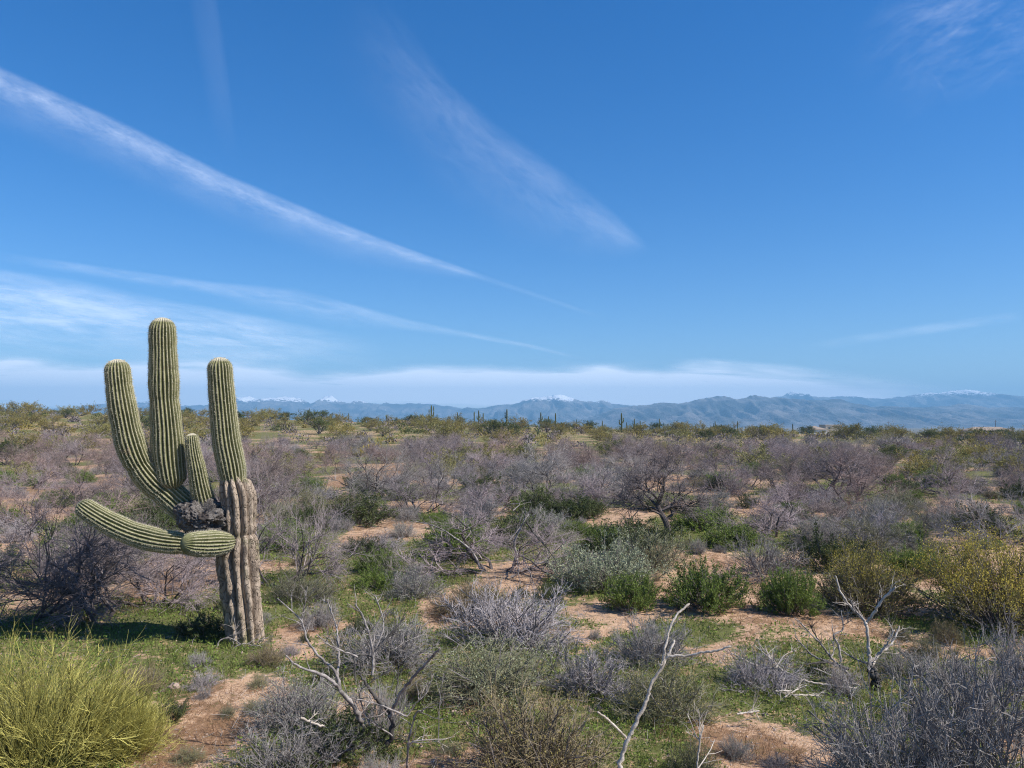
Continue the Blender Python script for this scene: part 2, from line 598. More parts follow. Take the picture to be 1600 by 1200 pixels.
def build_ground():
    th = np.unique(np.concatenate([np.linspace(-R(44), R(44), 250), np.linspace(R(44), R(316), 60)]))[:-1]
    nr = 390
    rr = 0.35 * (11000 / .35) ** (np.linspace(0, 1, nr))
    # finer where the photograph looks closely
    q = np.linspace(0, 1, nr)
    TH, RR = np.meshgrid(th, rr)
    X, Y = RR * np.sin(TH), RR * np.cos(TH)
    Z = terrain(X, Y)
    G, D = masks(X, Y)
    g = Geo()
    nt = len(th)
    idx = np.arange(nr * nt).reshape(nr, nt)
    A, B = idx[:-1], idx[1:]
    A2, B2 = np.roll(A, -1, 1), np.roll(B, -1, 1)
    V = np.concatenate([np.stack([X, Y, Z], -1).reshape(-1, 3), [[0, 0, gz(0, 0)]]])
    ctr = nr * nt
    F3 = np.stack([np.full(nt, ctr), np.roll(idx[0], -1), idx[0]], 1)
    g.add(V, np.stack([A, A2, B2, B], -1).reshape(-1, 4), F3, green=np.append(G.ravel(), 0), dry=np.append(D.ravel(), 0))
    o = link('ground', g.mesh('ground', M['ground'], True))
    tag(o, 'sandy desert floor with reddish dry patches and green grass', kind='structure')


build_ground()

# ------------------------------------------------------------------ mountains
PROF = {
    'left': [(-700, 641), (-300, 636), (-100, 642), (0, 641), (55, 640), (97, 638), (120, 640.5), (140, 637.5), (155, 631), (165, 630.7), (190, 634), (212, 631),
             (230, 627.5), (250, 631), (280, 633.7), (295, 633.7), (325, 632.5), (345, 627), (365, 621), (375, 621), (391, 619.5), (405, 625.5), (422, 620.7),
             (432, 622.5), (446, 619.5), (462, 622), (472, 623.7), (485, 630.5), (497, 625.5), (510, 619), (519, 619.2), (530, 626), (545, 629.5), (562, 625.7),
             (580, 629.5), (596, 632), (605, 628.2), (615, 632), (645, 630), (675, 631.7), (705, 635), (722, 638.7), (760, 645), (820, 655), (900, 662)],
    'mid': [(600, 660), (660, 650), (700, 640), (722, 639.5), (730, 636), (750, 638.7), (762, 636), (785, 632.5), (807, 630.7), (817, 626), (830, 622), (850, 620), (862, 618.7),
            (872, 616), (880, 617), (887, 620), (905, 625.5), (922, 627.5), (932, 627.5), (940, 625.7), (949, 627), (955, 630.5), (975, 632.5), (990, 634),
            (1040, 638), (1100, 645), (1200, 660)],
    'near': [(880, 662), (930, 650), (960, 638), (990, 634.2), (1017, 631.7), (1032, 629), (1062, 631), (1072, 628.7), (1092, 624), (1107, 621), (1120, 618.7),
             (1132, 619.5), (1150, 623.7), (1162, 622), (1177, 617), (1197, 620.5), (1207, 621), (1217, 621), (1237, 624), (1257, 624.5), (1277, 626),
             (1297, 623.7), (1315, 623.7), (1325, 630), (1350, 635), (1387, 635), (1425, 637.5), (1462, 635), (1487, 634), (1497, 630.5), (1520, 632.5),
             (1537, 638.7), (1552, 635.5), (1577, 637.5), (1600, 641), (1700, 636), (1900, 645), (2200, 660)],
    'right': [(1080, 655), (1150, 632), (1200, 622), (1225, 618.7), (1230, 614.5), (1237, 612), (1247, 615), (1262, 618.7), (1275, 620), (1295, 620.5), (1325, 619),
              (1342, 620.7), (1360, 622.5), (1380, 623.7), (1400, 621), (1420, 618.7), (1445, 613.7), (1470, 613.7), (1487, 611), (1502, 609), (1520, 609),
              (1535, 612.5), (1552, 616.7), (1565, 618.7), (1585, 618), (1600, 619), (1700, 616), (1900, 628), (2200, 655)],
}


def build_range(key, dist, depth, mat, label, seed):
    pr = np.array(PROF[key], float)
    px = np.arange(pr[0, 0], pr[-1, 0], 2.1)
    py = np.interp(px, pr[:, 0], pr[:, 1])
    py = py + (fbm(px * .22 + seed, px * 0 + seed, 4) - .5) * 3.2
    u = (px - 800) / F
    nb = 26
    t = np.concatenate([np.linspace(0, 1, 40), np.linspace(1, 1.7, 9)[1:]])
    Yc = dist + depth * 0
    # crest heights: the photograph's outline seen from the camera
    v = (600 - py) / F
    Zc = CZ + Yc * (SP + v * CP) / (CP - v * SP)
    Uu, Tt = np.meshgrid(px, t)
    Y = Yc + (Tt - 1) * depth
    X = ((Uu - 800) / F) * Yc / CP            # straight back: no fanning of the slopes
    H = Zc[None, :] + 14
    base = np.where(Tt <= 1, Tt ** 1.35, np.clip(1 - (Tt - 1) / .7, 0, 1))
    s = X / 260.0 + seed
    w = fbm(s * .7, Tt * 2.2 + seed, 3) * 1.6
    rid = 1 - np.abs(2 * fbm(s + w, Tt * 1.1 + seed * 2, 4) - 1) * 1.6
    rid2 = 1 - np.abs(2 * fbm(s * 3.1 + w * 2, Tt * 3 + seed, 3) - 1) * 1.6
    env = np.clip(Tt * (1 - Tt) * 4, 0, 1)
    Z = -14 + H * base + H * env * (.42 * (rid - .55) + .22 * (rid2 - .55))
    Y = Y + (fbm(s * .6, s * 0 + 3, 3) - .5)[..., :] * depth * .10 * np.clip(1 - Tt, 0, 1)
    nt, nx = X.shape
    idx = np.arange(nt * nx).reshape(nt, nx)
    f = np.stack([idx[:-1, :-1], idx[:-1, 1:], idx[1:, 1:], idx[1:, :-1]], -1).reshape(-1, 4)
    g = Geo().add(np.stack([X, Y, Z], -1), f)
    o = link('mountain_range', g.mesh('mountain_range', mat, True))
    tag(o, label, kind='structure', group='mountain ranges along the horizon')


ROCKC, ROCKD = (.20, .185, .175), (.05, .055, .055)
build_range('left', 8200, 1900, mat_rockface('snowy_ridge', ROCKC, ROCKD, 215, 300), 'hazy blue range with snow streaks behind the big saguaro', 3.1)
build_range('mid', 7600, 1900, mat_rockface('snowy_peak', ROCKC, ROCKD, 205, 290), 'blue range whose broad central peak is dusted with snow', 8.7)
build_range('near', 5600, 1700, mat_rockface('blue_ridge', ROCKC, ROCKD), 'darker blue snowless range with rocky knolls', 14.2)
build_range('right', 8800, 2000, mat_rockface('plateau_ridge', ROCKC, ROCKD, 300, 410), 'pale far range with a pointed cone and long flat dome', 21.9)

# ------------------------------------------------------------------ clouds and contrails, far above and beyond the haze
def cloud_mat(name, su, sv, shear, lo, hi, amt, fine=3.5):
    t = NT(name)
    uv = t.n('ShaderNodeUVMap').outputs[0]
    mp = t.n('ShaderNodeMapping')
    mp.inputs['Scale'].default_value = (su, sv, 1)
    mp.inputs['Rotation'].default_value = (0, 0, R(shear))
    t.l(uv, mp.inputs[0])
    n1 = t.noise(1.0, 7, mp.outputs[0], .62, .4)
    n2 = t.noise(fine, 6, mp.outputs[0], .65, .3)
    n = t.math('ADD', t.math('MULTIPLY', n1, .65), t.math('MULTIPLY', n2, .35))
    a = t.math('MULTIPLY', t.attr('dens'), t.rng(n, lo, hi, 0, 1))
    a = t.math('MINIMUM', t.math('MULTIPLY', a, amt), .95)
    tr = t.n('ShaderNodeBsdfTransparent')
    tl = t.n('ShaderNodeBsdfTranslucent'); tl.inputs[0].default_value = (.92, .92, .90, 1)
    mx = t.n('ShaderNodeMixShader')
    t.l(a, mx.inputs[0]); t.l(tr.outputs[0], mx.inputs[1]); t.l(tl.outputs[0], mx.inputs[2])
    t.l(mx.outputs[0], t.out.inputs['Surface'])
    return t.m


def cloud(name, label, cat, path, up, down, H, mat, dens, group=None, nu=120, nv=24):
    """a thin sheet of ice cloud at height H; path is the line it follows, up/down its spread"""
    p = np.array(path, float)
    s = np.concatenate([[0], np.cumsum(np.hypot(*np.diff(p, axis=0).T))])
    q = np.linspace(0, s[-1], nu)
    cx, cy = np.interp(q, s, p[:, 0]), np.interp(q, s, p[:, 1])
    tx, ty = np.gradient(cx), np.gradient(cy)
    ln = np.hypot(tx, ty); tx, ty = tx / ln, ty / ln
    nx, ny = -ty, tx
    upw, dnw = np.interp(q, s, up), np.interp(q, s, down)
    v = np.linspace(-1, 1, nv)
    W = np.where(v[None, :] < 0, upw[:, None], dnw[:, None]) * v[None, :]
    PX, PY = cx[:, None] + nx[:, None] * W, cy[:, None] + ny[:, None] * W
    U, Vv = (PX - 800) / F, (600 - PY) / F
    dx, dy, dz = U, CP - Vv * SP, SP + Vv * CP
    k = (H - CZ) / np.maximum(dz, .012)
    V = np.stack([dx * k, dy * k, np.full(k.shape, H)], -1)
    idx = np.arange(nu * nv).reshape(nu, nv)
    f = np.stack([idx[:-1, :-1], idx[1:, :-1], idx[1:, 1:], idx[:-1, 1:]], -1).reshape(-1, 4)
    qn = (q / s[-1])[:, None] + 0 * W
    g = Geo().add(V, f, dens=np.clip(dens(qn, v[None, :] + 0 * W), 0, 1).ravel())
    me = g.mesh(name, mat, True)
    uvl = me.uv_layers.new(name='UVMap')
    UVv = np.stack([q[:, None] + 0 * W, W], -1).reshape(-1, 2) / 100.0
    li = np.empty(len(me.loops), np.int32); me.loops.foreach_get('vertex_index', li)
    uvl.data.foreach_set('uv', UVv[li].astype(np.float32).ravel())
    o = link(name, me)
    tag(o, label, cat, group)
    return o


ends = lambda q, a=.06, b=.94: sst(0, a, q) * (1 - sst(b, 1, q))
cloud('contrail', 'broad white contrail slanting down from the upper left sky', 'contrail',
      [(-260, -5), (0, 128), (180, 207), (350, 290), (540, 366), (640, 399), (745, 432), (890, 480), (960, 503)],
      [30, 24, 22, 20, 16, 11, 7, 5, 4], [95, 84, 74, 66, 56, 34, 8, 5, 4], 5200,
      cloud_mat('contrail_ice', 1.5, 4.2, 34, .12, .82, .36, 7),
      lambda q, v: sst(-.05, .05, q) * (1 - sst(.93, 1, q)) * (1 - .75 * sst(.78, .86, q)) * (sst(-1, -.55, v) * (1 - sst(-.1, .36, v)) * .62 + sst(-.4, .0, v) * (1 - sst(.0, .95, v)) * .36),
      'contrails in the sky')
cloud('contrail', 'wispy spread contrail in the middle of the sky, frayed to the left', 'contrail',
      [(520, -20), (600, 60), (680, 150), (760, 220), (860, 292), (940, 346), (1015, 395)],
      [60, 50, 34, 34, 36, 28, 10], [120, 120, 110, 130, 120, 80, 14], 5600,
      cloud_mat('contrail_wisp', 1.2, 3.6, -38, .16, .86, .19, 5.0),
      lambda q, v: sst(.0, .45, q) * (1 - sst(.93, 1, q)) * (.45 + .55 * q) * (sst(-1, -.5, v) * (1 - sst(-.3, .4, v)) * .5 + sst(-.5, .05, v) * (1 - sst(.05, 1, v)) * .55),
      'contrails in the sky')
cloud('contrail', 'long thin faint contrail low in the sky above the saguaro', 'contrail',
      [(-60, 392), (190, 428), (330, 447), (460, 466), (540, 481), (640, 505), (740, 524), (830, 541), (930, 566)],
      [9, 9, 9, 18, 11, 7, 5, 4, 3], [10, 14, 16, 40, 34, 14, 6, 5, 3], 6000,
      cloud_mat('contrail_thin', .9, 4.0, 16, .24, .8, .38),
      lambda q, v: ends(q, .25, .9) * (sst(-1, -.2, v) * (1 - sst(.1, 1, v))) * .62, 'contrails in the sky')
cloud('contrail', 'very faint contrail at low right above the mountains', 'contrail',
      [(1240, 548), (1330, 532), (1450, 514), (1600, 493)], [8, 9, 9, 9], [8, 9, 9, 9], 6200,
      cloud_mat('contrail_faint', .7, 3.0, -8, .3, .8, .4),
      lambda q, v: ends(q, .3, .9) * (1 - v * v) * .5, 'contrails in the sky')
cloud('cirrus_cloud', 'soft white cirrus band lying just above the mountains', 'cloud',
      [(-400, 600), (0, 598), (400, 597), (800, 596), (1100, 602), (1420, 612), (1600, 616)],
      [44, 46, 40, 42, 48, 30, 12], [45, 48, 48, 48, 40, 22, 8], 5000,
      cloud_mat('cirrus_band', .30, 4.6, 3, .22, .62, 2.6, 2.8),
      lambda q, v: ends(q, .05, .72) * np.clip(sst(-1, .25, v + 1.5 * (fbm(q * 11, v * 1.3 + 4) - .5)), 0, 1) * (1 - sst(.5, 1, v)) * (.45 + .75 * fbm(q * 7 + 3, v * 2)) * sst(-1, -.75, v), 'cirrus clouds', 160, 30)
cloud('cirrus_cloud', 'feathery cirrus wisps at left beside the saguaro tops', 'cloud',
      [(-200, 470), (0, 478), (120, 492), (260, 512), (400, 532), (620, 560)],
      [50, 60, 55, 45, 40, 25], [70, 90, 70, 60, 48, 24], 5400,
      cloud_mat('cirrus_wisp', .45, 3.0, 14, .28, .74, .75, 3),
      lambda q, v: ends(q, .1, .7) * (1 - v * v) * .8, 'cirrus clouds')
cloud('cirrus_cloud', 'thin cirrus streaks in the upper right corner of the sky', 'cloud',
      [(1330, 150), (1430, 70), (1540, 20), (1760, -60)], [70, 90, 110, 120], [90, 110, 130, 150], 6400,
      cloud_mat('cirrus_corner', .7, 2.4, 24, .36, .85, .2, 4),
      lambda q, v: sst(0, .4, q) * (1 - v * v) * .8, 'cirrus clouds')
cloud('cirrus_cloud', 'faint vertical veil of cirrus near the top of the sky', 'cloud',
      [(315, -60), (335, 60), (352, 180), (365, 260)], [16, 16, 14, 10], [30, 32, 26, 14], 6600,
      cloud_mat('cirrus_veil', .5, 1.2, 0, .1, .8, .05, 2.6),
      lambda q, v: ends(q, .2, .5) * (1 - v * v) * .8, 'cirrus clouds')

# ------------------------------------------------------------------ plants: one mesh set per kind and variant
def p_mesquite(seed, fine=True, tw='tw_purple', spread=1.0):
    r = np.random.RandomState(seed)
    n = r.randint(4, 7)
    az = r.uniform(0, 2 * np.pi) + np.arange(n) * 2 * np.pi / n + r.normal(0, .35, n)
    el = r.uniform(.25, 1.0, n) * spread
    d = np.stack([np.cos(az) * np.sin(el), np.sin(az) * np.sin(el), np.cos(el)], 1)
    pos = np.stack([np.cos(az), np.sin(az), 0 * az], 1) * .10
    pos[:, 2] = -.08
    P, Q = curves(pos, d, r.uniform(1.3, 1.95, n), r.uniform(.025, .048, n), 7, .26, .0, r, .3)
    P2, Q2 = grow(P, Q, 5, (.25, 1), .75, 1.05, .024, r, .08, .0, .24, 5)
    st = Geo().tubes(P, Q, 6 if fine else 4).tubes(P2, Q2, 5 if fine else 3)
    tg = Geo()
    if fine:
        P3, Q3 = grow(np.concatenate([P2]), np.concatenate([Q2]), 6, (.15, 1), .75, .75, .013, r, .05, .0, .2, 4)
        P4, Q4 = grow(P3, Q3, 7, (.1, 1), .7, .40, .0062, r, .03, .0, .2, 3)
        P5, Q5 = grow(P4, Q4, 6, (.1, 1), .75, .19, .0036, r, .02, .0, .15, 3)
        tg.tubes(P3, Q3, 3).tubes(P4, Q4, 3).tubes(P5, Q5, 3)
    else:
        P3, Q3 = grow(P2, Q2, 7, (.15, 1), .75, .72, .012, r, .05, .0, .2, 3)
        P4, Q4 = grow(P3, Q3, 9, (.1, 1), .75, .42, .0085, r, .03, .0, .2, 3)
        P5, Q5 = grow(P4, Q4, 2, (.3, 1), .75, .24, .0075, r, .02, .0, .1, 2)
        tg.tubes(P3, Q3, 3).tubes(P4, Q4, 3).tubes(P5, Q5, 3)
    return [('trunk', st.mesh('mesquite_trunk', M['bark_dark'])), ('twigs', tg.mesh('mesquite_twigs', M[tw]))]


def dome(n, r, rad, a0, a1):
    az = r.uniform(0, 2 * np.pi, n)
    el = a0 + (a1 - a0) * np.sqrt(r.uniform(0, 1, n))
    d = np.stack([np.cos(az) * np.sin(el), np.sin(az) * np.sin(el), np.cos(el)], 1)
    q = rad * np.sqrt(r.uniform(0, 1, n)) * el / a1
    pos = np.stack([np.cos(az) * q, np.sin(az) * q, 0 * q - .03], 1)
    return pos, d, el


def p_twiggy(seed, tw, lf=None, nleaf=0, n=92, stiff=.26):
    """low dome of crooked thin stems, with or without small leaves"""
    r = np.random.RandomState(seed)
    pos, d, el = dome(n, r, .22, 0, 1.4)
    P, Q = curves(pos, d, r.uniform(.38, .66, n), r.uniform(.004, .009, n), 5, stiff, .03, r, .5)
    P2, Q2 = grow(P, Q, 7, (.2, 1), .72, .21, .0038, r, .10, .02, .24, 3, .5)
    P3, Q3 = grow(P2, Q2, 5, (.15, 1), .8, .095, .0027, r, .08, 0, .2, 3, .5)
    st = Geo().tubes(P, Q, 3)
    fo = Geo().tubes(P2, Q2, 3).tubes(P3, Q3, 3)
    mats = [M[tw]]
    if lf:
        fo.quads(pick(P3, nleaf, r) + r.normal(0, .008, (nleaf, 3)), .020, .45, 1, r, .5)
        mats.append(M[lf])
    return [('stems', st.mesh('shrub_stems', M['bark_grey'])), ('foliage', fo.mesh('shrub_foliage', mats))]


def p_leafy(seed, lf, n=90, nleaf=16000, size=.04, lf2=None, pct=45, nfl=900, fsz=.024):
    r = np.random.RandomState(seed)
    pos, d, el = dome(n, r, .22, 0, 1.3)
    P, Q = curves(pos, d, r.uniform(.4, .75, n), r.uniform(.004, .009, n), 4, .15, .06, r, .5)
    P2, Q2 = grow(P, Q, 6, (.35, 1), .55, .26, .004, r, .2, .05, .15, 3, .5)
    st = Geo().tubes(P, Q, 3).tubes(P2, Q2, 3)
    fo = Geo()
    fo.quads(pick(P2, nleaf, r) + r.normal(0, .012, (nleaf, 3)), size, .4, 0, r, .8)
    mats = [M[lf]]
    if lf2:
        top = P2[:, -1]
        top = top[top[:, 2] > np.percentile(top[:, 2], pct)]
        k = nfl
        fo.quads(top[r.randint(0, len(top), k)] + r.normal(0, .035, (k, 3)), fsz, .45, 1, r, .8)
        mats.append(M[lf2])
    return [('stems', st.mesh('shrub_stems', M['bark_grey'])), ('foliage', fo.mesh('shrub_foliage', mats))]


def p_broom(seed, stem, tipm=None, flow=None, n=215, ang=1.25, pct=28):
    """many thin branching switches"""
    r = np.random.RandomState(seed)
    pos, d, el = dome(n, r, .38, 0, ang)
    P, Q = curves(pos, d, r.uniform(.5, .95, n) * (1 - .12 * el), r.uniform(.004, .007, n), 5, .19, .05, r, .5)
    P2, Q2 = grow(P, Q, 7, (.2, 1), .48, .30, .0036, r, .10, .05, .18, 3, .5)
    P3, Q3 = grow(P2, Q2, 4, (.2, 1), .5, .14, .0028, r, .12, .04, .1, 3, .4)
    st = Geo().tubes(P, Q, 3)
    fo = Geo()
    mats = [M[stem]]
    if tipm:
        z = P3[:, -1, 2]
        up = z + r.normal(0, .12, len(z)) > np.percentile(z, pct)
        fo.tubes(P2, Q2, 3).tubes(P3[~up], Q3[~up], 3).tubes(P3[up], Q3[up], 3, 1)
        mats.append(M[tipm])
        c = P3[up][:, -1]
        c = np.repeat(c[r.uniform(size=len(c)) < .8], 3, 0)
        fo.quads(c + r.normal(0, .016, c.shape), .015, .5, 2, r, .6)
        mats.append(M[flow])
    else:
        fo.tubes(P2, Q2, 3).tubes(P3, Q3, 3)
    return [('stems', st.mesh('broom_stems', M['bark_grey'] if tipm else M['st_olive'])), ('foliage', fo.mesh('broom_foliage', mats))]


def p_lonetree(seed):
    """one bent dark trunk under a wide bare crown"""
    r = np.random.RandomState(seed)
    tp = catmull([(0, 0, -.1, .10), (.03, 0, .3, .088), (-.03, 0, .6, .08), (-.16, .02, .95, .07), (-.22, 0, 1.25, .05), (-.12, 0, 1.7, .03), (-.05, 0, 2.1, .015)], 16)
    P, Q = tp[None, :, :3], tp[None, :, 3]
    br = [((-.03, 0, .62), (.5, .1, .35)), ((-.1, 0, .8), (-.75, -.2, .75)), ((-.15, 0, .95), (.7, .3, .8)), ((-.2, 0, 1.1), (-.7, .3, 1)), ((-.2, 0, 1.2), (.6, -.5, 1.2)),
          ((-.2, 0, 1.25), (-.3, -.8, 1)), ((-.12, 0, 1.5), (.5, .6, 1)), ((-.1, 0, 1.0), (.9, -.3, .25)), ((-.2, 0, 1.0), (-.95, .1, .2))]
    P1, Q1 = curves(np.array([x[0] for x in br]), np.array([x[1] for x in br]), r.uniform(.95, 1.35, len(br)), np.full(len(br), .045), 6, .2, .0, r, .3)
    P2, Q2 = grow(P1, Q1, 6, (.2, 1), .7, .75, .02, r, .08, 0, .22, 4)
    P3, Q3 = grow(P2, Q2, 6, (.15, 1), .75, .5, .010, r, .05, 0, .2, 4)
    P4, Q4 = grow(P3, Q3, 6, (.1, 1), .7, .3, .0055, r, .03, 0, .2, 3)
    P5, Q5 = grow(P4, Q4, 2, (.1, 1), .75, .15, .0036, r, .02, 0, .15, 3)
    st = Geo().tubes(P, Q, 9).tubes(P1, Q1, 6).tubes(P2, Q2, 4).tubes(P3, Q3, 3)
    tg = Geo().tubes(P4, Q4, 3).tubes(P5, Q5, 3)
    return [('trunk', st.mesh('mesquite_trunk', M['bark_dark'])), ('twigs', tg.mesh('mesquite_twigs', M['tw_dark']))]


def p_olive(seed, lf, nleaf=2300, size=.115):
    """leafy palo verde or creosote seen from afar"""
    r = np.random.RandomState(seed)
    n = 7
    az = np.arange(n) * 2 * np.pi / n + r.normal(0, .3, n)
    el = r.uniform(.2, .95, n)
    d = np.stack([np.cos(az) * np.sin(el), np.sin(az) * np.sin(el), np.cos(el)], 1)
    P, Q = curves(d * .08, d, r.uniform(1.1, 1.8, n), r.uniform(.03, .06, n), 5, .18, .02, r, .3)
    P2, Q2 = grow(P, Q, 6, (.2, 1), .7, .9, .02, r, .1, .02, .2, 4)
    P3, Q3 = grow(P2, Q2, 5, (.2, 1), .7, .5, .01, r, .15, 0, .15, 3)
    st = Geo().tubes(P, Q, 4).tubes(P2, Q2, 3)
    fo = Geo().tubes(P3, Q3, 3)
    fo.quads(pick(P3, nleaf, r) + r.normal(0, .05, (nleaf, 3)), size, .35, 0, r, .9)
    return [('trunk', st.mesh('scrub_trunk', M['bark_grey'])), ('foliage', fo.mesh('scrub_foliage', M[lf]))]


PROTO = {}


def proto(kind, *parts_list):
    PROTO[kind] = []
    for parts in parts_list:
        ext = []
        for _, me in parts:
            a = np.empty(len(me.vertices) * 3, np.float32); me.vertices.foreach_get('co', a)
            ext.append(a.reshape(-1, 3))
        a = np.concatenate(ext)
        w = .5 * sum(np.percentile(a[:, i], 99.3) - np.percentile(a[:, i], .7) for i in (0, 1))
        h = np.percentile(a[:, 2], 99.6)
        c = .5 * (np.percentile(a[:, :2], 97, axis=0) + np.percentile(a[:, :2], 3, axis=0))
        PROTO[kind].append((parts, float(w), float(h), c))


proto('mesq', p_mesquite(101), p_mesquite(102), p_mesquite(103, spread=1.15))
proto('mesqmid', *[p_mesquite(110 + i, False) for i in range(5)])
proto('grey', p_twiggy(201, 'tw_lav'), p_twiggy(202, 'tw_lav'), p_twiggy(203, 'tw_grey'))
proto('greygreen', p_twiggy(211, 'tw_grey', 'lf_grey', 2600), p_twiggy(212, 'tw_olive', 'lf_grey', 2600))
proto('stick', p_twiggy(221, 'tw_grey', None, 0, 70, .2), p_twiggy(222, 'tw_lav', None, 0, 90, .18))
proto('brown', p_twiggy(231, 'tw_brown', 'lf_olive', 3000), p_twiggy(232, 'tw_olive', 'lf_olive', 3400))
proto('green', p_leafy(301, 'lf_green'), p_leafy(302, 'lf_green'))
proto('dark', p_leafy(311, 'lf_dark', 60, 9000), p_leafy(312, 'lf_dark', 60, 9000))
proto('pale', p_leafy(321, 'lf_grey', 120, 16000, .032))
proto('broom', p_broom(401, 'st_yellow'), p_broom(402, 'st_yellow'))
proto('gold', p_leafy(411, 'lf_olive', 150, 15000, .026, 'lf_gold', 30, 16000, .016), p_leafy(412, 'lf_olive', 150, 17000, .026, 'lf_gold', 62, 6000, .015))
proto('lone', p_lonetree(420))
proto('olive', p_olive(501, 'lf_olive'), p_olive(502, 'lf_olive'), p_olive(503, 'lf_olive2'), p_olive(504, 'lf_olive'), p_olive(505, 'lf_dark'))

NAMES = {'mesq': ('mesquite_tree', 'tree'), 'mesqmid': ('mesquite_tree', 'tree'), 'grey': ('bursage_shrub', 'shrub'), 'greygreen': ('sage_shrub', 'shrub'),
         'stick': ('bare_shrub', 'shrub'), 'brown': ('brittle_shrub', 'shrub'), 'green': ('leafy_shrub', 'shrub'), 'dark': ('dark_shrub', 'shrub'),
         'pale': ('pale_shrub', 'shrub'), 'broom': ('broom_shrub', 'shrub'), 'gold': ('flowering_shrub', 'shrub'), 'olive': ('palo_verde', 'tree'), 'lone': ('mesquite_tree', 'tree')}
OCC = []           # (x, y, radius) of what already stands


def place(kind, x, y, w, h, label, group=None, var=None, tw=None, rot=None, lean=(0, 0)):
    pl = PROTO[kind]
    parts, w0, h0, c = pl[(random.randrange(len(pl)) if var is None else var) % len(pl)]
    nm, cat = NAMES[kind]
    root = empty(nm, (x, y, gz(x, y) - .02))
    root.rotation_euler = (lean[0], lean[1], random.uniform(0, 6.283) if rot is None else rot)
    s = w / w0
    ax = random.uniform(.86, 1.16)
    root.scale = (s * ax, s / ax, h / h0)
    tag(root, label, cat, group)
    for pn, me in parts:
        o = link(pn, me, root)
        if tw and pn in ('twigs', 'foliage'):
            o.material_slots[0].link = 'OBJECT'
            o.material_slots[0].material = M[tw]
    OCC.append((x, y, w * .5))
    return root


def put(kind, px, base, top, wpx, label, tree=False, **kw):
    """stands a plant where the photograph shows it: column, lowest row, top row, width in pixels"""
    p = at(px, base)
    d = depth_of(p)
    if not tree:
        d = d + .55 * .5 * wpx * d / F
    q = unp(px, base, d)
    x, y = q[0], q[1]
    h = unp(px, top, d)[2] - gz(x, y)
    return place(kind, x, y, 1.15 * wpx * d / F, max(h, .12), label, **kw)

# ------------------------------------------------------------------ the big saguaro
SB = at(385, 1010)
SD = depth_of(SB) + .25
OCC.append((SB[0], SB[1] + .2, .5))


def sag_path(rows):
    """rows of (column, row, radius in px, depth offset in m) -> world points and radii"""
    out = []
    for px, py, rr, dd in rows:
        d = SD + dd
        out.append([*unp(px, py, d), rr * d / F])
    return out


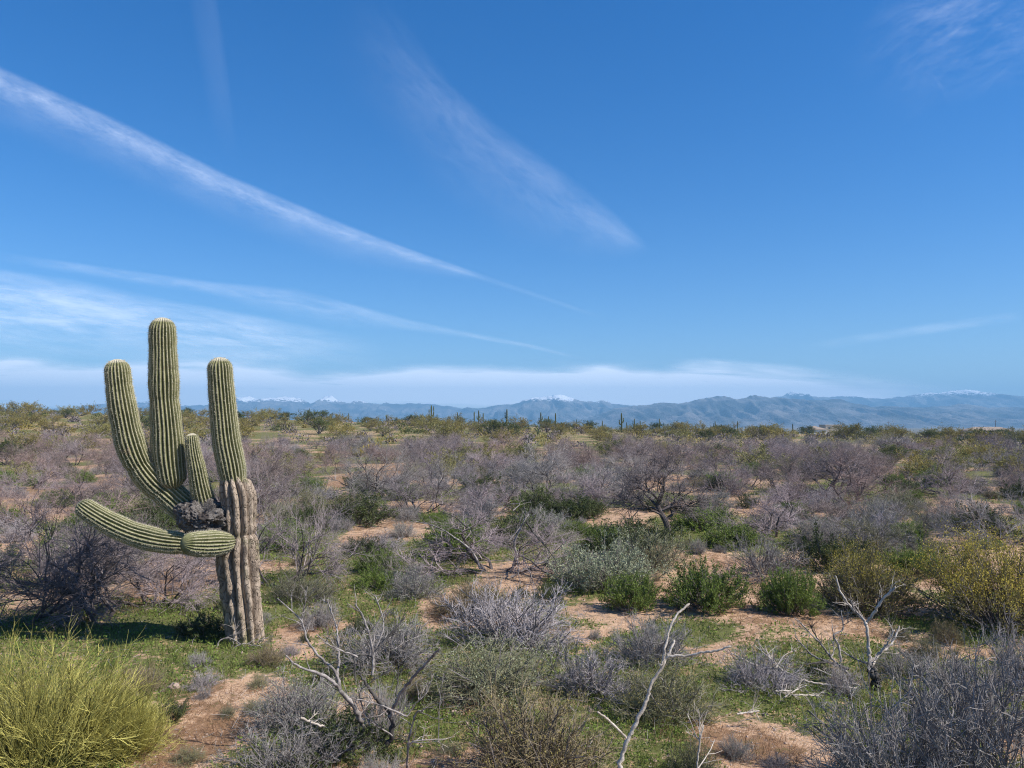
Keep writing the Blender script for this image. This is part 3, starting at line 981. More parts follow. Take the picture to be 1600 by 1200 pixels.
def ribbed(rows, nrib, depth, seed, tip=True, base_round=False, wander=.6, nl=130, per=8, lump=.06, knob=.05, tipw=1.0):
    r = np.random.RandomState(seed)
    pts = catmull(sag_path(rows), 240)
    s = np.concatenate([[0], np.cumsum(np.linalg.norm(np.diff(pts[:, :3], axis=0), axis=1))])
    L = s[-1]
    Re = pts[-1, 3] * 1.05
    u = np.linspace(0, L - (Re if tip else 0), nl)
    if tip: u = np.concatenate([u, L - Re + Re * np.sin(np.linspace(0, np.pi / 2, 16))[1:]])
    if base_round: u = np.concatenate([Re * (1 - np.cos(np.linspace(0, np.pi / 2, 9)))[:-1] * .9, u[u > Re * .9]])
    C = np.stack([np.interp(u, s, pts[:, i]) for i in range(3)], 1)
    Rd = np.interp(u, s, pts[:, 3])
    Rd = Rd * (1 + lump * (fbm(u * 3.2 + seed, u * 0 + seed, 3) - .5) * 2)
    for _k in range(max(1, int(L / .7)) if tip else 0):       # growth constrictions
        Rd = Rd * (1 - r.uniform(.02, .06) * np.exp(-((u - r.uniform(.1, .9) * L) / .035) ** 2))
    tipf = np.zeros_like(u)
    if tip:
        k = np.clip((u - (L - Re)) / Re, 0, 1)
        Rd = Rd * np.sqrt(np.maximum(1 - k ** 2.2, 0.0004))
        tipf = sst(.35, .95, k)
    if base_round:
        k = np.clip(1 - u / (Re * .9), 0, 1)
        Rd = Rd * np.sqrt(np.maximum(1 - k ** 2, .02))
    T = nrm(np.gradient(C, axis=0))
    N = np.zeros_like(T)
    a = np.cross(T[0], [0.3, 1, .2]); N[0] = a / np.linalg.norm(a)
    for i in range(1, len(T)):
        v = N[i - 1] - T[i] * np.dot(N[i - 1], T[i]); N[i] = v / np.linalg.norm(v)
    B = np.cross(T, N)
    S = nrib * per
    th = np.arange(S) * 2 * np.pi / S
    U, TH = np.meshgrid(u, th, indexing='ij')
    ct, st_ = np.cos(TH), np.sin(TH)
    wd = wander * (fbm(ct * 1.3 + seed + U * 1.1, st_ * 1.3 + U * .9 + 4, 3) - .5) * 2
    ph = nrib * TH * .5 + wd
    rib = np.abs(np.cos(ph))
    prof = 1 - depth * (1 - rib ** .8)
    if knob:
        kn = fbm(np.floor(ph / np.pi + .5) * 3.7 + seed, U * 8, 3)
        prof = prof + knob * (kn - .5) * rib
    tf = tipf[:, None]
    prof = prof * (1 - tf * .3) + tf * .3
    RR = Rd[:, None] * prof
    V = C[:, None, :] + RR[..., None] * (N[:, None, :] * ct[..., None] + B[:, None, :] * st_[..., None])
    n = len(u)
    idx = np.arange(n * S).reshape(n, S)
    A, Bq = idx[:-1], idx[1:]
    F4 = np.stack([A, np.roll(A, -1, 1), np.roll(Bq, -1, 1), Bq], -1).reshape(-1, 4)
    g = Geo()
    Vf = np.concatenate([V.reshape(-1, 3), C[:1], C[-1:]])
    e0, e1 = n * S, n * S + 1
    F3 = np.concatenate([np.stack([np.full(S, e0), np.roll(idx[0], -1), idx[0]], 1), np.stack([np.full(S, e1), idx[-1], np.roll(idx[-1], -1)], 1)])
    g.add(Vf, F4, F3, rib=np.append((rib * (1 - tf)).ravel(), [0, 0]), tip=np.append((tf * tipw + 0 * rib).ravel(), [0, tipw]))
    # spines: clusters along each rib crest
    sp = Geo()
    step = .024
    uu = np.arange(.02, L - .01 - (1 - tipw) * .45 * Re, step)
    Vs, Nn = [], []
    crest = (rib >= np.roll(rib, 1, 1)) & (rib > np.roll(rib, -1, 1))
    for q in uu:
        i = min(int(np.searchsorted(u, q)), n - 1)
        j = np.nonzero(crest[i])[0]
        i0 = max(i - 1, 0)
        f = 0 if i == i0 else (q - u[i0]) / (u[i] - u[i0])
        P = V[i0, j] * (1 - f) + V[i, j] * f
        o = nrm(P - C[i])
        Vs.append(P + r.normal(0, .002, P.shape)); Nn.append(nrm(o + T[i] * (.9 if q > L - Re else .1) * (1 if q > L - Re * 1.0 else .3)))
    P, O = np.concatenate(Vs), np.concatenate(Nn)
    m = 5
    P, O = np.repeat(P, m, 0), np.repeat(O, m, 0)
    d = nrm(O + r.normal(0, .55, O.shape))
    e = nrm(np.cross(d, r.normal(size=d.shape))) * .0016
    ln = r.uniform(.012, .034, len(P))[:, None]
    sp.add(np.stack([P - e, P + e, P + d * ln], 1).reshape(-1, 3), None, np.arange(3 * len(P)).reshape(-1, 3))
    return g, sp


sag = empty('saguaro_cactus', SB + np.array([0, .25, 0]))
tag(sag, 'big old saguaro with woody leaning trunk, upright ribbed arms and one arm lying sideways', 'cactus')
INV = Matrix.Translation(-sag.location)


def sag_part(name, gs, mat, label=None):
    g, sp = gs
    me = g.mesh(name, mat, True)
    me.transform(INV)
    o = link(name, me, sag)
    if label: o['label'] = label
    if sp is not None:
        ms = sp.mesh('spines', M['spine'])
        ms.transform(INV)
        so = link('spines', ms, o)
        so['kind'] = 'stuff'
    return o


tr = ribbed([(387, 1035, 32, 0), (385, 1010, 29, 0), (380, 965, 28.5, 0), (376, 920, 30, 0), (372, 880, 32, 0), (372, 856, 31, 0), (374, 842, 27, 0), (374, 835, 21, 0), (374, 826, 25, 0),
             (373, 805, 26, 0), (372, 780, 26, 0), (369, 764, 25, 0), (366, 752, 21, 0), (365, 740, 13, 0)], 12, .40, 5, tip=False, wander=1.0, nl=200, per=10, lump=.06, knob=.24)
sag_part('trunk', (tr[0], None), M['trunk'])
sag_part('arm', ribbed([(372, 775, 17, 0), (367, 757, 18.5, 0), (361, 725, 21, 0), (354, 690, 21, 0), (350, 655, 20, 0), (346, 610, 19.5, 0), (344, 580, 18.5, 0), (343, 558, 18, 0)],
                       23, .25, 11), M['cactus'], 'upright arm growing straight out of the trunk top')
sag_part('arm', ribbed([(273, 765, 17, -.10), (269, 750, 22, -.1), (264, 715, 24.5, -.1), (261, 670, 24, -.1), (257, 625, 21.5, -.1), (256, 595, 22, -.1), (255, 560, 20.5, -.1), (254, 525, 20, -.1), (254, 496, 19, -.1)],
                       24, .25, 12, base_round=True), M['cactus'], 'tallest upright arm, rounded at its foot')
sag_part('arm', ribbed([(322, 822, 20, .0), (300, 803, 22, .02), (278, 784, 22, .0), (255, 764, 22, -.06), (236, 748, 22.5, -.14), (216, 722, 22.5, -.24), (203, 690, 22, -.3), (194, 650, 21, -.34), (187, 610, 20, -.36), (182, 561, 18.5, -.36)],
                       23, .25, 13, nl=140), M['cactus'], 'left arm curving out from the crotch and then up')
sag_part('arm', ribbed([(336, 815, 15, .06), (322, 790, 16, -.02), (314, 765, 16, -.11), (308, 735, 13.5, -.17), (302, 705, 11.5, -.2), (299, 677, 10, -.2)],
                       18, .25, 14, nl=80), M['cactus'], 'short thin arm behind the scar')
sag_part('arm', ribbed([(340, 838, 16, -.12), (305, 848, 17, -.2), (275, 848, 17.5, -.27), (240, 843, 18.5, -.32), (205, 833, 18.5, -.36), (172, 818, 17.5, -.4), (143, 801, 16, -.44), (122, 786, 13.5, -.46)],
                       20, .25, 15, nl=110, tipw=.6), M['cactus'], 'arm lying low and sideways to the left')
sag_part('arm', ribbed([(360, 846, 12, -.17), (350, 848, 16.5, -.27), (334, 849, 20, -.40), (315, 850, 20.5, -.53), (299, 850, 19, -.66), (284, 850, 17.5, -.77)],
                       22, .24, 16, nl=70, tipw=.25), M['cactus'], 'stub of an arm pointing left and forwards')


def burl():
    import bmesh
    bm = bmesh.new()
    bmesh.ops.create_icosphere(bm, subdivisions=6, radius=1)
    c = Vector(unp(316, 808, SD - .12))
    ax = Vector((.365, .30, .26))
    hole = Vector((.18, -.62, .75)).normalized()
    for v in bm.verts:
        n = v.co.normalized()
        k = 1 + .17 * mnoise.noise(n * 1.8 + Vector((4, 1, 2))) + .10 * mnoise.noise(n * 5) + .07 * mnoise.noise(n * 12) + .04 * mnoise.noise(n * 26)
        rdg = 1 - abs(mnoise.noise(n * 6 + Vector((2, 7, 1))))
        k += .14 * rdg - .10
        for hd, sz, dp in ((hole, .48, .75), (Vector((.75, -.6, -.15)).normalized(), .32, .5), (Vector((-.45, -.65, .55)).normalized(), .2, .2)):
            a = n.angle(hd)
            k -= dp * max(0, 1 - (a / sz) ** 2)
        v.co = Vector((n.x * ax.x, n.y * ax.y, n.z * ax.z)) * k
        v.co = Matrix.Rotation(R(12), 3, 'Y') @ v.co + c - sag.location
    me = bpy.data.meshes.new('scar')
    bm.to_mesh(me); bm.free()
    me.materials.append(M['burl'])
    me.polygons.foreach_set('use_smooth', np.ones(len(me.polygons), bool))
    o = link('scar', me, sag)
    o['label'] = 'grey woody scar tissue with holes in the crotch of the arms'


burl()

# ------------------------------------------------------------------ dead wood traced branch by branch
def wood(name, label, cat, mat, lines, D, group=None, S=8, scale=1.0, twigs=6):
    """lines: (list of (column, row), radius px at start, radius px at end, depth at start, depth at end)"""
    b0 = unp(*lines[0][0][0], D)
    root = empty(name, (b0[0], b0[1], gz(b0[0], b0[1])))
    tag(root, label, cat, group)
    for i, (pts, r0, r1, d0, d1) in enumerate(lines):
        k = len(pts)
        ds = np.linspace(d0, d1, k) + D
        P = np.array([unp(px, py, d) for (px, py), d in zip(pts, ds)])
        rr = np.linspace(r0, r1, k) * D / F * scale
        q = catmull(np.concatenate([P, rr[:, None]], 1), max(6, 6 * k))
        j = rs.normal(0, 1, (len(q), 3)) * (q[:, 3:4] * .22)
        j[0] = 0
        C = q[:, :3] + j
        q[:, 3] *= .72
        rad = np.maximum(q[:, 3], .0016) * (1 + .22 * (fbm(np.arange(len(q)) * .7 + i * 9, np.zeros(len(q)) + i, 3) - .5) * 2)
        g = Geo().tubes(C[None], rad[None], S)
        # broken end
        T = nrm(C[-1] - C[-2])
        e = C[-1] + T * rad[-1] * 1.5
        n = g.n
        g.add([e], None, None)
        ring = np.arange(n - S, n)
        g.F3.append(np.stack([np.full(S, n), np.roll(ring, 1), ring], 1)); g.m3.append(np.full(S, 0))
        # short side twigs
        if rad[0] > .003 and twigs:
            Pt, Qt = grow(C[None], rad[None], twigs, (.25, .98), .75, .24 * (D / 7) ** .5 * min(1., k / 4), .0045, rs, .1, 0, .2, 4, .4)
            Pu, Qu = grow(Pt, Qt, 3, (.2, .95), .7, .10, .0022, rs, .1, 0, .15, 3, .4)
            g.tubes(Pt, Qt, 4).tubes(Pu, Qu, 3)
        m = mat[i % len(mat)] if isinstance(mat, list) else mat
        me = g.mesh('branch', M[m], True)
        me.transform(Matrix.Translation(-root.location))
        link('branch', me, root)
    return root


z4 = lambda *p: [(400 + a / 2.963, 900 + b / 2.963) for a, b in p]
z6 = lambda *p: [(800 + a / 3.636, 900 + b / 3.636) for a, b in p]
z8 = lambda *p: [(1160 + a / 3.636, 900 + b / 3.636) for a, b in p]
z3 = lambda *p: [(400 + a / 2.963, 700 + b / 2.963) for a, b in p]

wood('dead_shrub', 'bare dead shrub with forked grey branches just right of the saguaro', 'dead shrub',
     ['wood_burnt', 'wood_grey', 'wood_grey', 'wood_grey', 'wood_grey', 'wood_grey', 'wood_grey', 'wood_burnt', 'wood_grey', 'wood_grey', 'wood_burnt', 'wood_grey', 'wood_grey', 'wood_pale', 'wood_grey', 'wood_grey'],
     [(z4((575, 850), (590, 800), (628, 740), (622, 640), (560, 570), (510, 500), (478, 450)), 6.5, 2.5, 0, -.1),
      (z4((500, 690), (470, 630), (400, 540), (330, 470), (200, 420), (140, 370)), 6, 1.6, 0, -.35),
      (z4((390, 530), (365, 440), (300, 380), (240, 300), (208, 205), (100, 105)), 3.6, 1.2, -.1, .2),
      (z4((210, 215), (225, 140), (237, 50)), 1.9, .8, .15, .1),
      (z4((375, 470), (382, 400), (380, 300), (370, 230), (330, 110)), 3.0, 1.4, -.05, .3),
      (z4((540, 460), (540, 340), (500, 200), (460, 130)), 3.2, 1.6, .1, .3),
      (z4((548, 350), (590, 230), (560, 110), (545, 90)), 1.8, .9, .2, .4),
      (z4((560, 345), (620, 270), (690, 190)), 2.6, 1.6, .15, .3),
      (z4((470, 375), (350, 325), (280, 270)), 2.0, 1.0, 0, -.2),
      (z4((622, 650), (660, 560), (720, 480), (800, 390), (850, 340)), 4.2, 2.0, -.05, -.4),
      (z4((650, 560), (660, 430), (655, 280)), 2.0, .8, -.1, .1),
      (z4((700, 650), (580, 600), (430, 560)), 2.2, 1.0, -.2, -.35),
      (z4((700, 900), (705, 780), (740, 640), (775, 625)), 2.6, 1.2, -.4, -.5),
      (z4((702, 780), (750, 762), (880, 755)), 1.7, .8, -.42, -.5),
      (z4((845, 760), (850, 600), (868, 450)), 1.0, .5, -.45, -.4),
      (z4((700, 650), (740, 590), (790, 540), (815, 475)), 1.6, .8, -.15, -.1),
      (z4((460, 480), (462, 370), (540, 375), (640, 400)), 2.0, .8, 0, .3),
      (z4((640, 340), (700, 300), (780, 270)), 1.2, .5, .2, .4),
      (z4((540, 720), (480, 560), (520, 500), (640, 425)), 1.6, .6, 0, -.2),
      (z4((630, 740), (560, 690), (545, 640)), 1.8, .8, -.1, -.3)], 7.0)
wood('fallen_log', 'short pale broken log at the foot of the dead shrub', 'log', 'wood_pale', [(z4((205, 655), (250, 675), (312, 697)), 2.8, 2.4, 0, .1)], 6.75)

wood('fallen_branch', 'curled dry twigs lying around the foot of the saguaro', 'branch', 'wood_grey',
     [([(338, 1012), (345, 1000), (362, 998), (385, 1012)], 1.6, .8, -.4, -.3), ([(352, 1022), (380, 1006), (412, 1014)], 1.4, .7, -.42, -.3), ([(395, 1018), (405, 1002), (418, 996)], 1.3, .6, -.35, -.2), ([(360, 1018), (368, 990), (366, 965)], 1.1, .5, -.36, -.25), ([(372, 1020), (398, 1008), (425, 1018)], 1.2, .6, -.45, -.4)], SD)

stk = wood('dead_branch', 'tall pale bare branch rising close to the camera at bottom centre', 'branch', 'wood_pale',
           [(z6((560, 1450), (585, 1230), (605, 1110), (650, 950), (700, 840), (760, 720), (790, 620), (850, 520), (890, 440), (925, 370)), 5.6, 2.6, 0, .12),
            (z6((858, 480), (880, 350), (930, 230), (1005, 160)), 3.0, 2.2, .1, .2),
            (z6((885, 455), (1000, 452), (1080, 435), (1160, 425), (1235, 400)), 3.0, 2.0, .1, .0),
            (z6((648, 920), (560, 830), (490, 775)), 2.8, 1.9, .03, -.1),
            (z6((830, 575), (848, 580), (856, 590)), 1.3, .6, .1, .05),
            (z6((868, 420), (862, 470), (845, 510)), 2.0, 2.4, .1, .08)], 3.4, S=10, twigs=0)
wood('dead_branch', 'thin pale stick standing at the bottom edge right of the tall bare branch', 'branch', 'wood_pale',
     [(z6((1040, 1330), (1050, 1090), (1065, 960), (1088, 850)), 2.4, 1.4, 0, .05)], 4.0)

wood('dead_snag', 'pale dead snag with charred foot and raised forked limbs at right', 'dead shrub',
     ['wood_burnt', 'wood_pale', 'wood_grey', 'wood_pale', 'wood_pale', 'wood_pale', 'wood_burnt'],
     [(z8((760, 640), (742, 560), (725, 490)), 10, 5, 0, 0),
      (z8((735, 540), (722, 480), (715, 400), (705, 290), (690, 255), (620, 180), (560, 90), (530, 0)), 4.6, 1.5, 0, .2),
      (z8((692, 252), (640, 190), (618, 140)), 2.2, 1.3, 0, .2),
      (z8((705, 262), (750, 208), (800, 130), (868, 65)), 3.2, 2.2, 0, -.2),
      (z8((735, 500), (780, 440), (850, 380), (893, 290)), 4.2, 1.8, 0, .2),
      (z8((785, 436), (830, 370), (860, 310)), 2.4, 1.6, .05, .0),
      (z8((772, 620), (766, 570), (748, 520)), 8, 5, -.05, .0),
      (z8((850, 315), (838, 250), (828, 175)), 1.0, .6, .1, .1)], 9.05)
wood('dead_shrub', 'low dark dead bush leaning left beside the pale snag', 'dead shrub', ['wood_grey', 'wood_burnt', 'wood_grey', 'wood_grey', 'wood_burnt', 'wood_grey'],
     [(z8((610, 570), (520, 480), (430, 370), (300, 240)), 3.2, 1.2, 0, -.3),
      (z8((600, 525), (480, 492), (365, 500)), 3.4, 1.5, 0, -.4),
      (z8((510, 495), (400, 450), (300, 345)), 2.6, 1.0, 0, .1),
      (z8((560, 490), (548, 400), (520, 335), (570, 300), (562, 200)), 3.0, 1.2, .1, .3),
      (z8((440, 375), (405, 320), (372, 255)), 1.6, .8, -.1, 0),
      (z8((720, 500), (640, 470), (550, 415)), 2.6, 1.2, 0, .2),
      (z8((500, 470), (520, 420), (500, 345)), 1.5, .7, 0, .2), (z8((565, 280), (600, 265), (630, 240)), 1.0, .5, .2, .2)], 9.3)
wood('fallen_branch', 'long pale fallen branch lying in the grass left of the snag', 'branch', 'wood_pale',
     [(z8((650, 640), (500, 622), (380, 602), (280, 560), (200, 527), (100, 515), (-60, 440)), 2.6, 1.3, 0, .4),
      (z8((670, 625), (560, 590), (410, 520)), 2.0, 1.0, 0, .3),
      (z8((230, 540), (160, 470), (70, 395)), 1.6, .7, .2, .4), (z8((200, 520), (150, 450), (130, 400)), 1.2, .6, .2, .5),
      (z8((190, 520), (240, 450), (310, 420)), 1.0, .5, .2, .4)], 8.75)
wood('fallen_branch', 'short forked pale stick on the grass below the long fallen branch', 'branch', 'wood_pale',
     [(z8((235, 690), (300, 650), (362, 622)), 1.9, 1.2, 0, .1), (z8((190, 655), (235, 652), (275, 655)), 1.9, 1.5, 0, 0),
      (z8((285, 678), (350, 675), (432, 682)), 1.9, 1.2, 0, .1)], 8.35)
wood('fallen_branch', 'small pale stick lying on bare ground in front of the grass at right', 'branch', 'wood_pale',
     [(z8((-30, 785), (30, 778), (92, 765)), 2.3, 1.6, 0, 0)], 7.7)

# ------------------------------------------------------------------ plants placed one by one
G_ = 'individual shrubs of the near desert floor'
put('broom', 55, 1230, 1000, 270, 'large yellow-green broom bush filling the lower left corner', var=0)
put('broom', 190, 1195, 1062, 150, 'smaller yellow-green broom lobe leaning right of the corner bush', var=1, lean=(0, .12))
put('greygreen', 470, 1150, 1050, 150, 'grey-green shrub with grassy stems left of the dead shrub', var=0)
put('stick', 450, 1235, 1120, 190, 'grey tangle of stems at the bottom edge below the grey-green shrub', var=0)
put('dark', 540, 1195, 1110, 150, 'dark low shrub growing under the dead shrub', var=0)
put('stick', 590, 1160, 1045, 95, 'small tangle of pale twigs inside the dead shrub', var=0)
put('grey', 605, 1052, 962, 160, 'round grey bush behind the dead shrub', var=2)
put('grey', 800, 1022, 905, 200, 'large lavender-grey bush in the centre foreground', var=0)
put('greygreen', 780, 1100, 992, 190, 'grey-green bush at the front of the lavender-grey bush', var=1)
put('grey', 925, 1098, 1000, 150, 'grey bush right of the grey-green central bush', var=1)
put('brown', 840, 1250, 1072, 250, 'wide olive-brown bush with tiny orange flowers at bottom centre', var=0)
put('brown', 1040, 1135, 1030, 150, 'olive-brown grassy shrub behind the tall bare branch', var=1)
put('grey', 1020, 1046, 955, 120, 'dark grey rounded bush right of the lavender bush', var=2, tw='tw_grey')
put('brown', 1085, 1225, 1150, 80, 'small brown tuft beside the thin stick at the bottom edge', var=1)
put('stick', 1190, 1085, 1005, 120, 'thin grey twiggy bush under the long fallen branch', var=1)
put('stick', 1400, 1262, 1045, 230, 'large spiky grey bush in the lower right foreground', var=1, tw='tw_grey')
put('stick', 1555, 1275, 1020, 260, 'dense grey bush filling the lower right corner', var=0)
put('stick', 1510, 1160, 990, 200, 'spiky grey bush behind the lower right corner bush', var=0)
put('grey', 1600, 1080, 960, 110, 'grey bush at the right edge below the big golden bush', var=1)
put('gold', 1352, 962, 843, 140, 'rounded bush with golden tips left of the path at right', var=1)
put('gold', 1565, 992, 828, 190, 'large yellow flowering bush at the right edge', var=0)
put('green', 1105, 958, 872, 118, 'bright green leafy shrub right of centre beside the path', var=0)
put('green', 1232, 962, 888, 82, 'bright green leafy shrub left of the golden-tipped bush', var=1)
put('green', 985, 958, 895, 72, 'green shrub in front of the pale grey-green bush', var=1)
put('pale', 945, 926, 838, 135, 'pale grey-green rounded bush in the middle ground', var=0)
put('stick', 1195, 905, 828, 125, 'pale bare twiggy bush behind the bright green shrubs', var=0)
put('dark', 995, 852, 808, 95, 'dark green low bush left of the small dark-trunked tree', var=0)
put('dark', 1095, 822, 785, 80, 'dark green low bush right of the small dark-trunked tree', var=1)
put('lone', 1042, 838, 705, 118, 'small leafless tree with a dark bent trunk right of centre', tree=True, rot=0)
put('mesq', 770, 893, 782, 270, 'low sprawling leafless mesquite with broken pale limbs in the centre', tree=True, var=2, tw='tw_purple')
put('mesq', 428, 912, 712, 220, 'leafless mesquite with dark limbs just right of the saguaro trunk', tree=True, var=1, tw='tw_purple')
put('mesq', 20, 980, 765, 260, 'dark grey leafless mesquite at the left edge behind the broom bush', tree=True, var=1, tw='tw_dark')
put('mesq', 155, 968, 785, 240, 'tangled leafless mesquite just right of the dark grey one at left edge', tree=True, var=0, tw='tw_dark')
put('mesq', 80, 915, 765, 240, 'wide grey-purple mesquite behind the tangled one left of the saguaro', tree=True, var=2, tw='tw_purple')
put('mesq', 275, 905, 800, 150, 'low grey mesquite directly behind the lying saguaro arm', tree=True, var=1, tw='tw_grey')
put('mesq', 235, 945, 800, 210, 'dark leafless mesquite left of the saguaro trunk under its lying arm', tree=True, var=2, tw='tw_purple')
put('mesq', 90, 830, 715, 200, 'reddish leafless mesquite at far left beside the red clearing', tree=True, var=1, tw='tw_red')
put('mesq', 215, 800, 722, 150, 'pinkish leafless mesquite behind the saguaro arms', tree=True, var=2, tw='tw_red')
put('mesq', 405, 800, 700, 130, 'reddish leafless mesquite behind the saguaro upright arm', tree=True, var=0, tw='tw_red')
put('dark', 560, 822, 768, 90, 'dark green bush behind the leafless mesquite right of the saguaro', var=0)
put('dark', 755, 775, 733, 62, 'dark green bush among the pinkish mesquites in the centre', var=1)
put('green', 480, 830, 785, 70, 'green shrub below the mesquite right of the saguaro', var=0, tw='lf_dark')
put('greygreen', 645, 940, 882, 95, 'grey-green shrub in the grass left of the sandy path', var=0)
put('greygreen', 470, 945, 890, 95, 'grey-green shrub behind the saguaro trunk at its right', var=1)
put('dark', 320, 1000, 950, 80, 'dark green bush at the foot of the saguaro on its left', var=1)
put('grey', 500, 985, 935, 70, 'small grey bush right of the saguaro foot', var=2)
put('mesq', 1415, 880, 770, 190, 'grey-green twiggy mesquite behind the golden-tipped bush', tree=True, var=1, tw='tw_olive')
put('green', 1432, 902, 852, 80, 'green shrub between the two golden bushes', var=0)
put('stick', 1350, 865, 800, 110, 'pale grey twiggy bush in front of the olive mesquite', var=1)
put('mesq', 1210, 838, 745, 180, 'leafless mesquite with black stems right of the dark-trunked tree', tree=True, var=2, tw='tw_purple')
put('mesq', 930, 790, 712, 150, 'purplish leafless mesquite left of the dark-trunked tree', tree=True, var=1, tw='tw_purple')
put('mesq', 1300, 768, 690, 120, 'purple leafless mesquite with several dark trunks at right', tree=True, var=0, tw='tw_purple')
put('mesq', 1485, 775, 695, 130, 'purple leafless mesquite with a leaning dark trunk at far right', tree=True, var=2, tw='tw_purple')
put('mesq', 1580, 850, 720, 170, 'grey leafless mesquite at the right edge above the golden bush', tree=True, var=1, tw='tw_grey')
put('mesq', 660, 800, 712, 170, 'pinkish leafless mesquite behind the sprawling central mesquite', tree=True, var=1, tw='tw_purple')
put('olive', 1190, 738, 690, 90, 'pale olive palo verde rising from the purple thicket right of centre', tree=True, var=2)
put('olive', 690, 697, 656, 56, 'rounded green palo verde standing at the edge of the purple thicket', tree=True, var=3, tw='lf_olive2')
put('gold', 557, 714, 698, 22, 'small bright yellow bush in the purple thicket left of centre', var=0)
put('gold', 868, 709, 699, 16, 'tiny yellow bush in the purple thicket at centre', var=0)
put('dark', 255, 752, 728, 30, 'small dark shrub at the edge of the red clearing behind the saguaro', var=0)
put('green', 895, 812, 772, 90, 'green shrub beside the clearing left of the dark-trunked tree', var=0, tw='lf_dark')
put('greygreen', 850, 840, 790, 80, 'grey-green shrub right of the sprawling central mesquite', var=0)
put('green', 1140, 858, 818, 80, 'low green shrub right of the dark-trunked tree by the sand', var=1)

# broken pale limbs of the sprawling mesquite
wood('broken_limb', 'pale broken limbs hanging at the right of the sprawling mesquite', 'dead branch', ['wood_grey', 'wood_burnt', 'wood_grey'],
     [(z3((1180, 580), (1205, 490), (1195, 440), (1240, 340), (1250, 295)), 3.0, 1.2, 0, -.2),
      (z3((1200, 490), (1270, 520), (1330, 570), (1390, 600)), 2.2, 1.0, 0, -.6),
      (z3((1210, 510), (1215, 580), (1225, 635)), 1.4, .7, 0, -.5), (z3((1240, 510), (1270, 580), (1285, 630)), 1.4, .7, -.1, -.6),
      (z3((1250, 340), (1300, 410), (1360, 480), (1410, 560)), 1.8, .8, -.2, -.5),
      (z3((1170, 430), (1220, 370), (1260, 310)), 1.8, .9, 0, .2),
      (z3((1040, 560), (1000, 480), (900, 400), (820, 360), (740, 340)), 2.6, .8, .1, .3),
      (z3((980, 370), (920, 320), (850, 290)), 1.6, .6, .2, .4), (z3((1190, 290), (1220, 258), (1160, 262)), 1.2, .6, 0, .2),
      (z3((1180, 600), (1250, 560), (1330, 530), (1430, 545)), 2.6, 1.4, 0, .1)], depth_of(at(790, 893)) - .6)

# ------------------------------------------------------------------ small rocks
def rock(px, py, wpx, label, seed):
    import bmesh
    p = at(px, py)
    s = wpx * depth_of(p) / F * .5
    bm = bmesh.new()
    bmesh.ops.create_icosphere(bm, subdivisions=3, radius=1)
    for v in bm.verts:
        k = 1 + .35 * mnoise.noise(v.co * 1.4 + Vector((seed, 0, 0))) + .12 * mnoise.noise(v.co * 4 + Vector((0, seed, 0)))
        v.co = v.co * k * s
        v.co.z *= .7
    me = bpy.data.meshes.new('rock'); bm.to_mesh(me); bm.free()
    me.materials.append(M['rock'])
    o = link('rock', me, loc=(p[0], p[1], p[2] + s * .25))
    tag(o, label, 'rock', 'small rocks on the sand')


rock(1196, 1118, 9, 'small brown rock at the grass edge near the pale stick at right', 1)
rock(710, 1116, 14, 'flat pale rock on the sand left of the wide olive-brown bush', 2)
rock(728, 1132, 9, 'small rock beside the flat pale rock at centre', 3)
rock(272, 1075, 16, 'pale rock at the right edge of the broom bush', 4)
rock(1018, 1188, 8, 'tiny pale rock right of the tall bare branch', 5)

# ------------------------------------------------------------------ distant saguaros, chollas, houses, poles
def far_saguaro(h, arms, seed):
    g = Geo()
    r = np.random.RandomState(seed)

    def col(P, rad, ns=10):
        P = np.array(P, float)
        q = catmull(P, 14)
        rr = np.full(14, rad); rr[-1] *= .35; rr[-2] *= .8; rr[0] *= .85
        a = Geo().tubes(q[None], rr[None], ns)
        g.add(np.concatenate(a.V), np.concatenate(a.F4))
    col([(0, 0, -.3), (.02, 0, h * .5), (0, .02, h)], .26)
    for zf, out, top, az in arms:
        c, s = math.cos(az), math.sin(az)
        col([(0, 0, h * zf), (c * out * .7, s * out * .7, h * (zf + .01)), (c * out, s * out, h * (zf + .09)), (c * out, s * out, h * top)], .19, 8)
    return g.mesh('distant_saguaro', M['saguaro_far'], True)


SF = [far_saguaro(5, [], 1), far_saguaro(5, [(.45, .75, .95, 0.1), (.38, .7, .8, 3.2)], 2), far_saguaro(5, [(.5, .7, .85, 3.0)], 3),
      far_saguaro(5, [(.35, .8, .72, .2), (.5, .7, .78, 2.9), (.4, .6, .9, 1.3)], 4), far_saguaro(5, [(.42, .7, .66, 3.2), (.52, .6, .75, .1)], 5)]


def put_far(name, me, px, base, top, dist, label, cat, group, h0):
    x = (px - 800) / F * dist
    z = gz(x, dist)
    ztop = unp(px, top, dist)[2]
    o = link(name, me, loc=(x, dist, z))
    s = max(ztop - z, .8) / h0
    o.scale = (s * .8, s * .8, s)
    o.rotation_euler = (0, 0, random.uniform(-.4, .4))
    tag(o, label, cat, group)
    return o


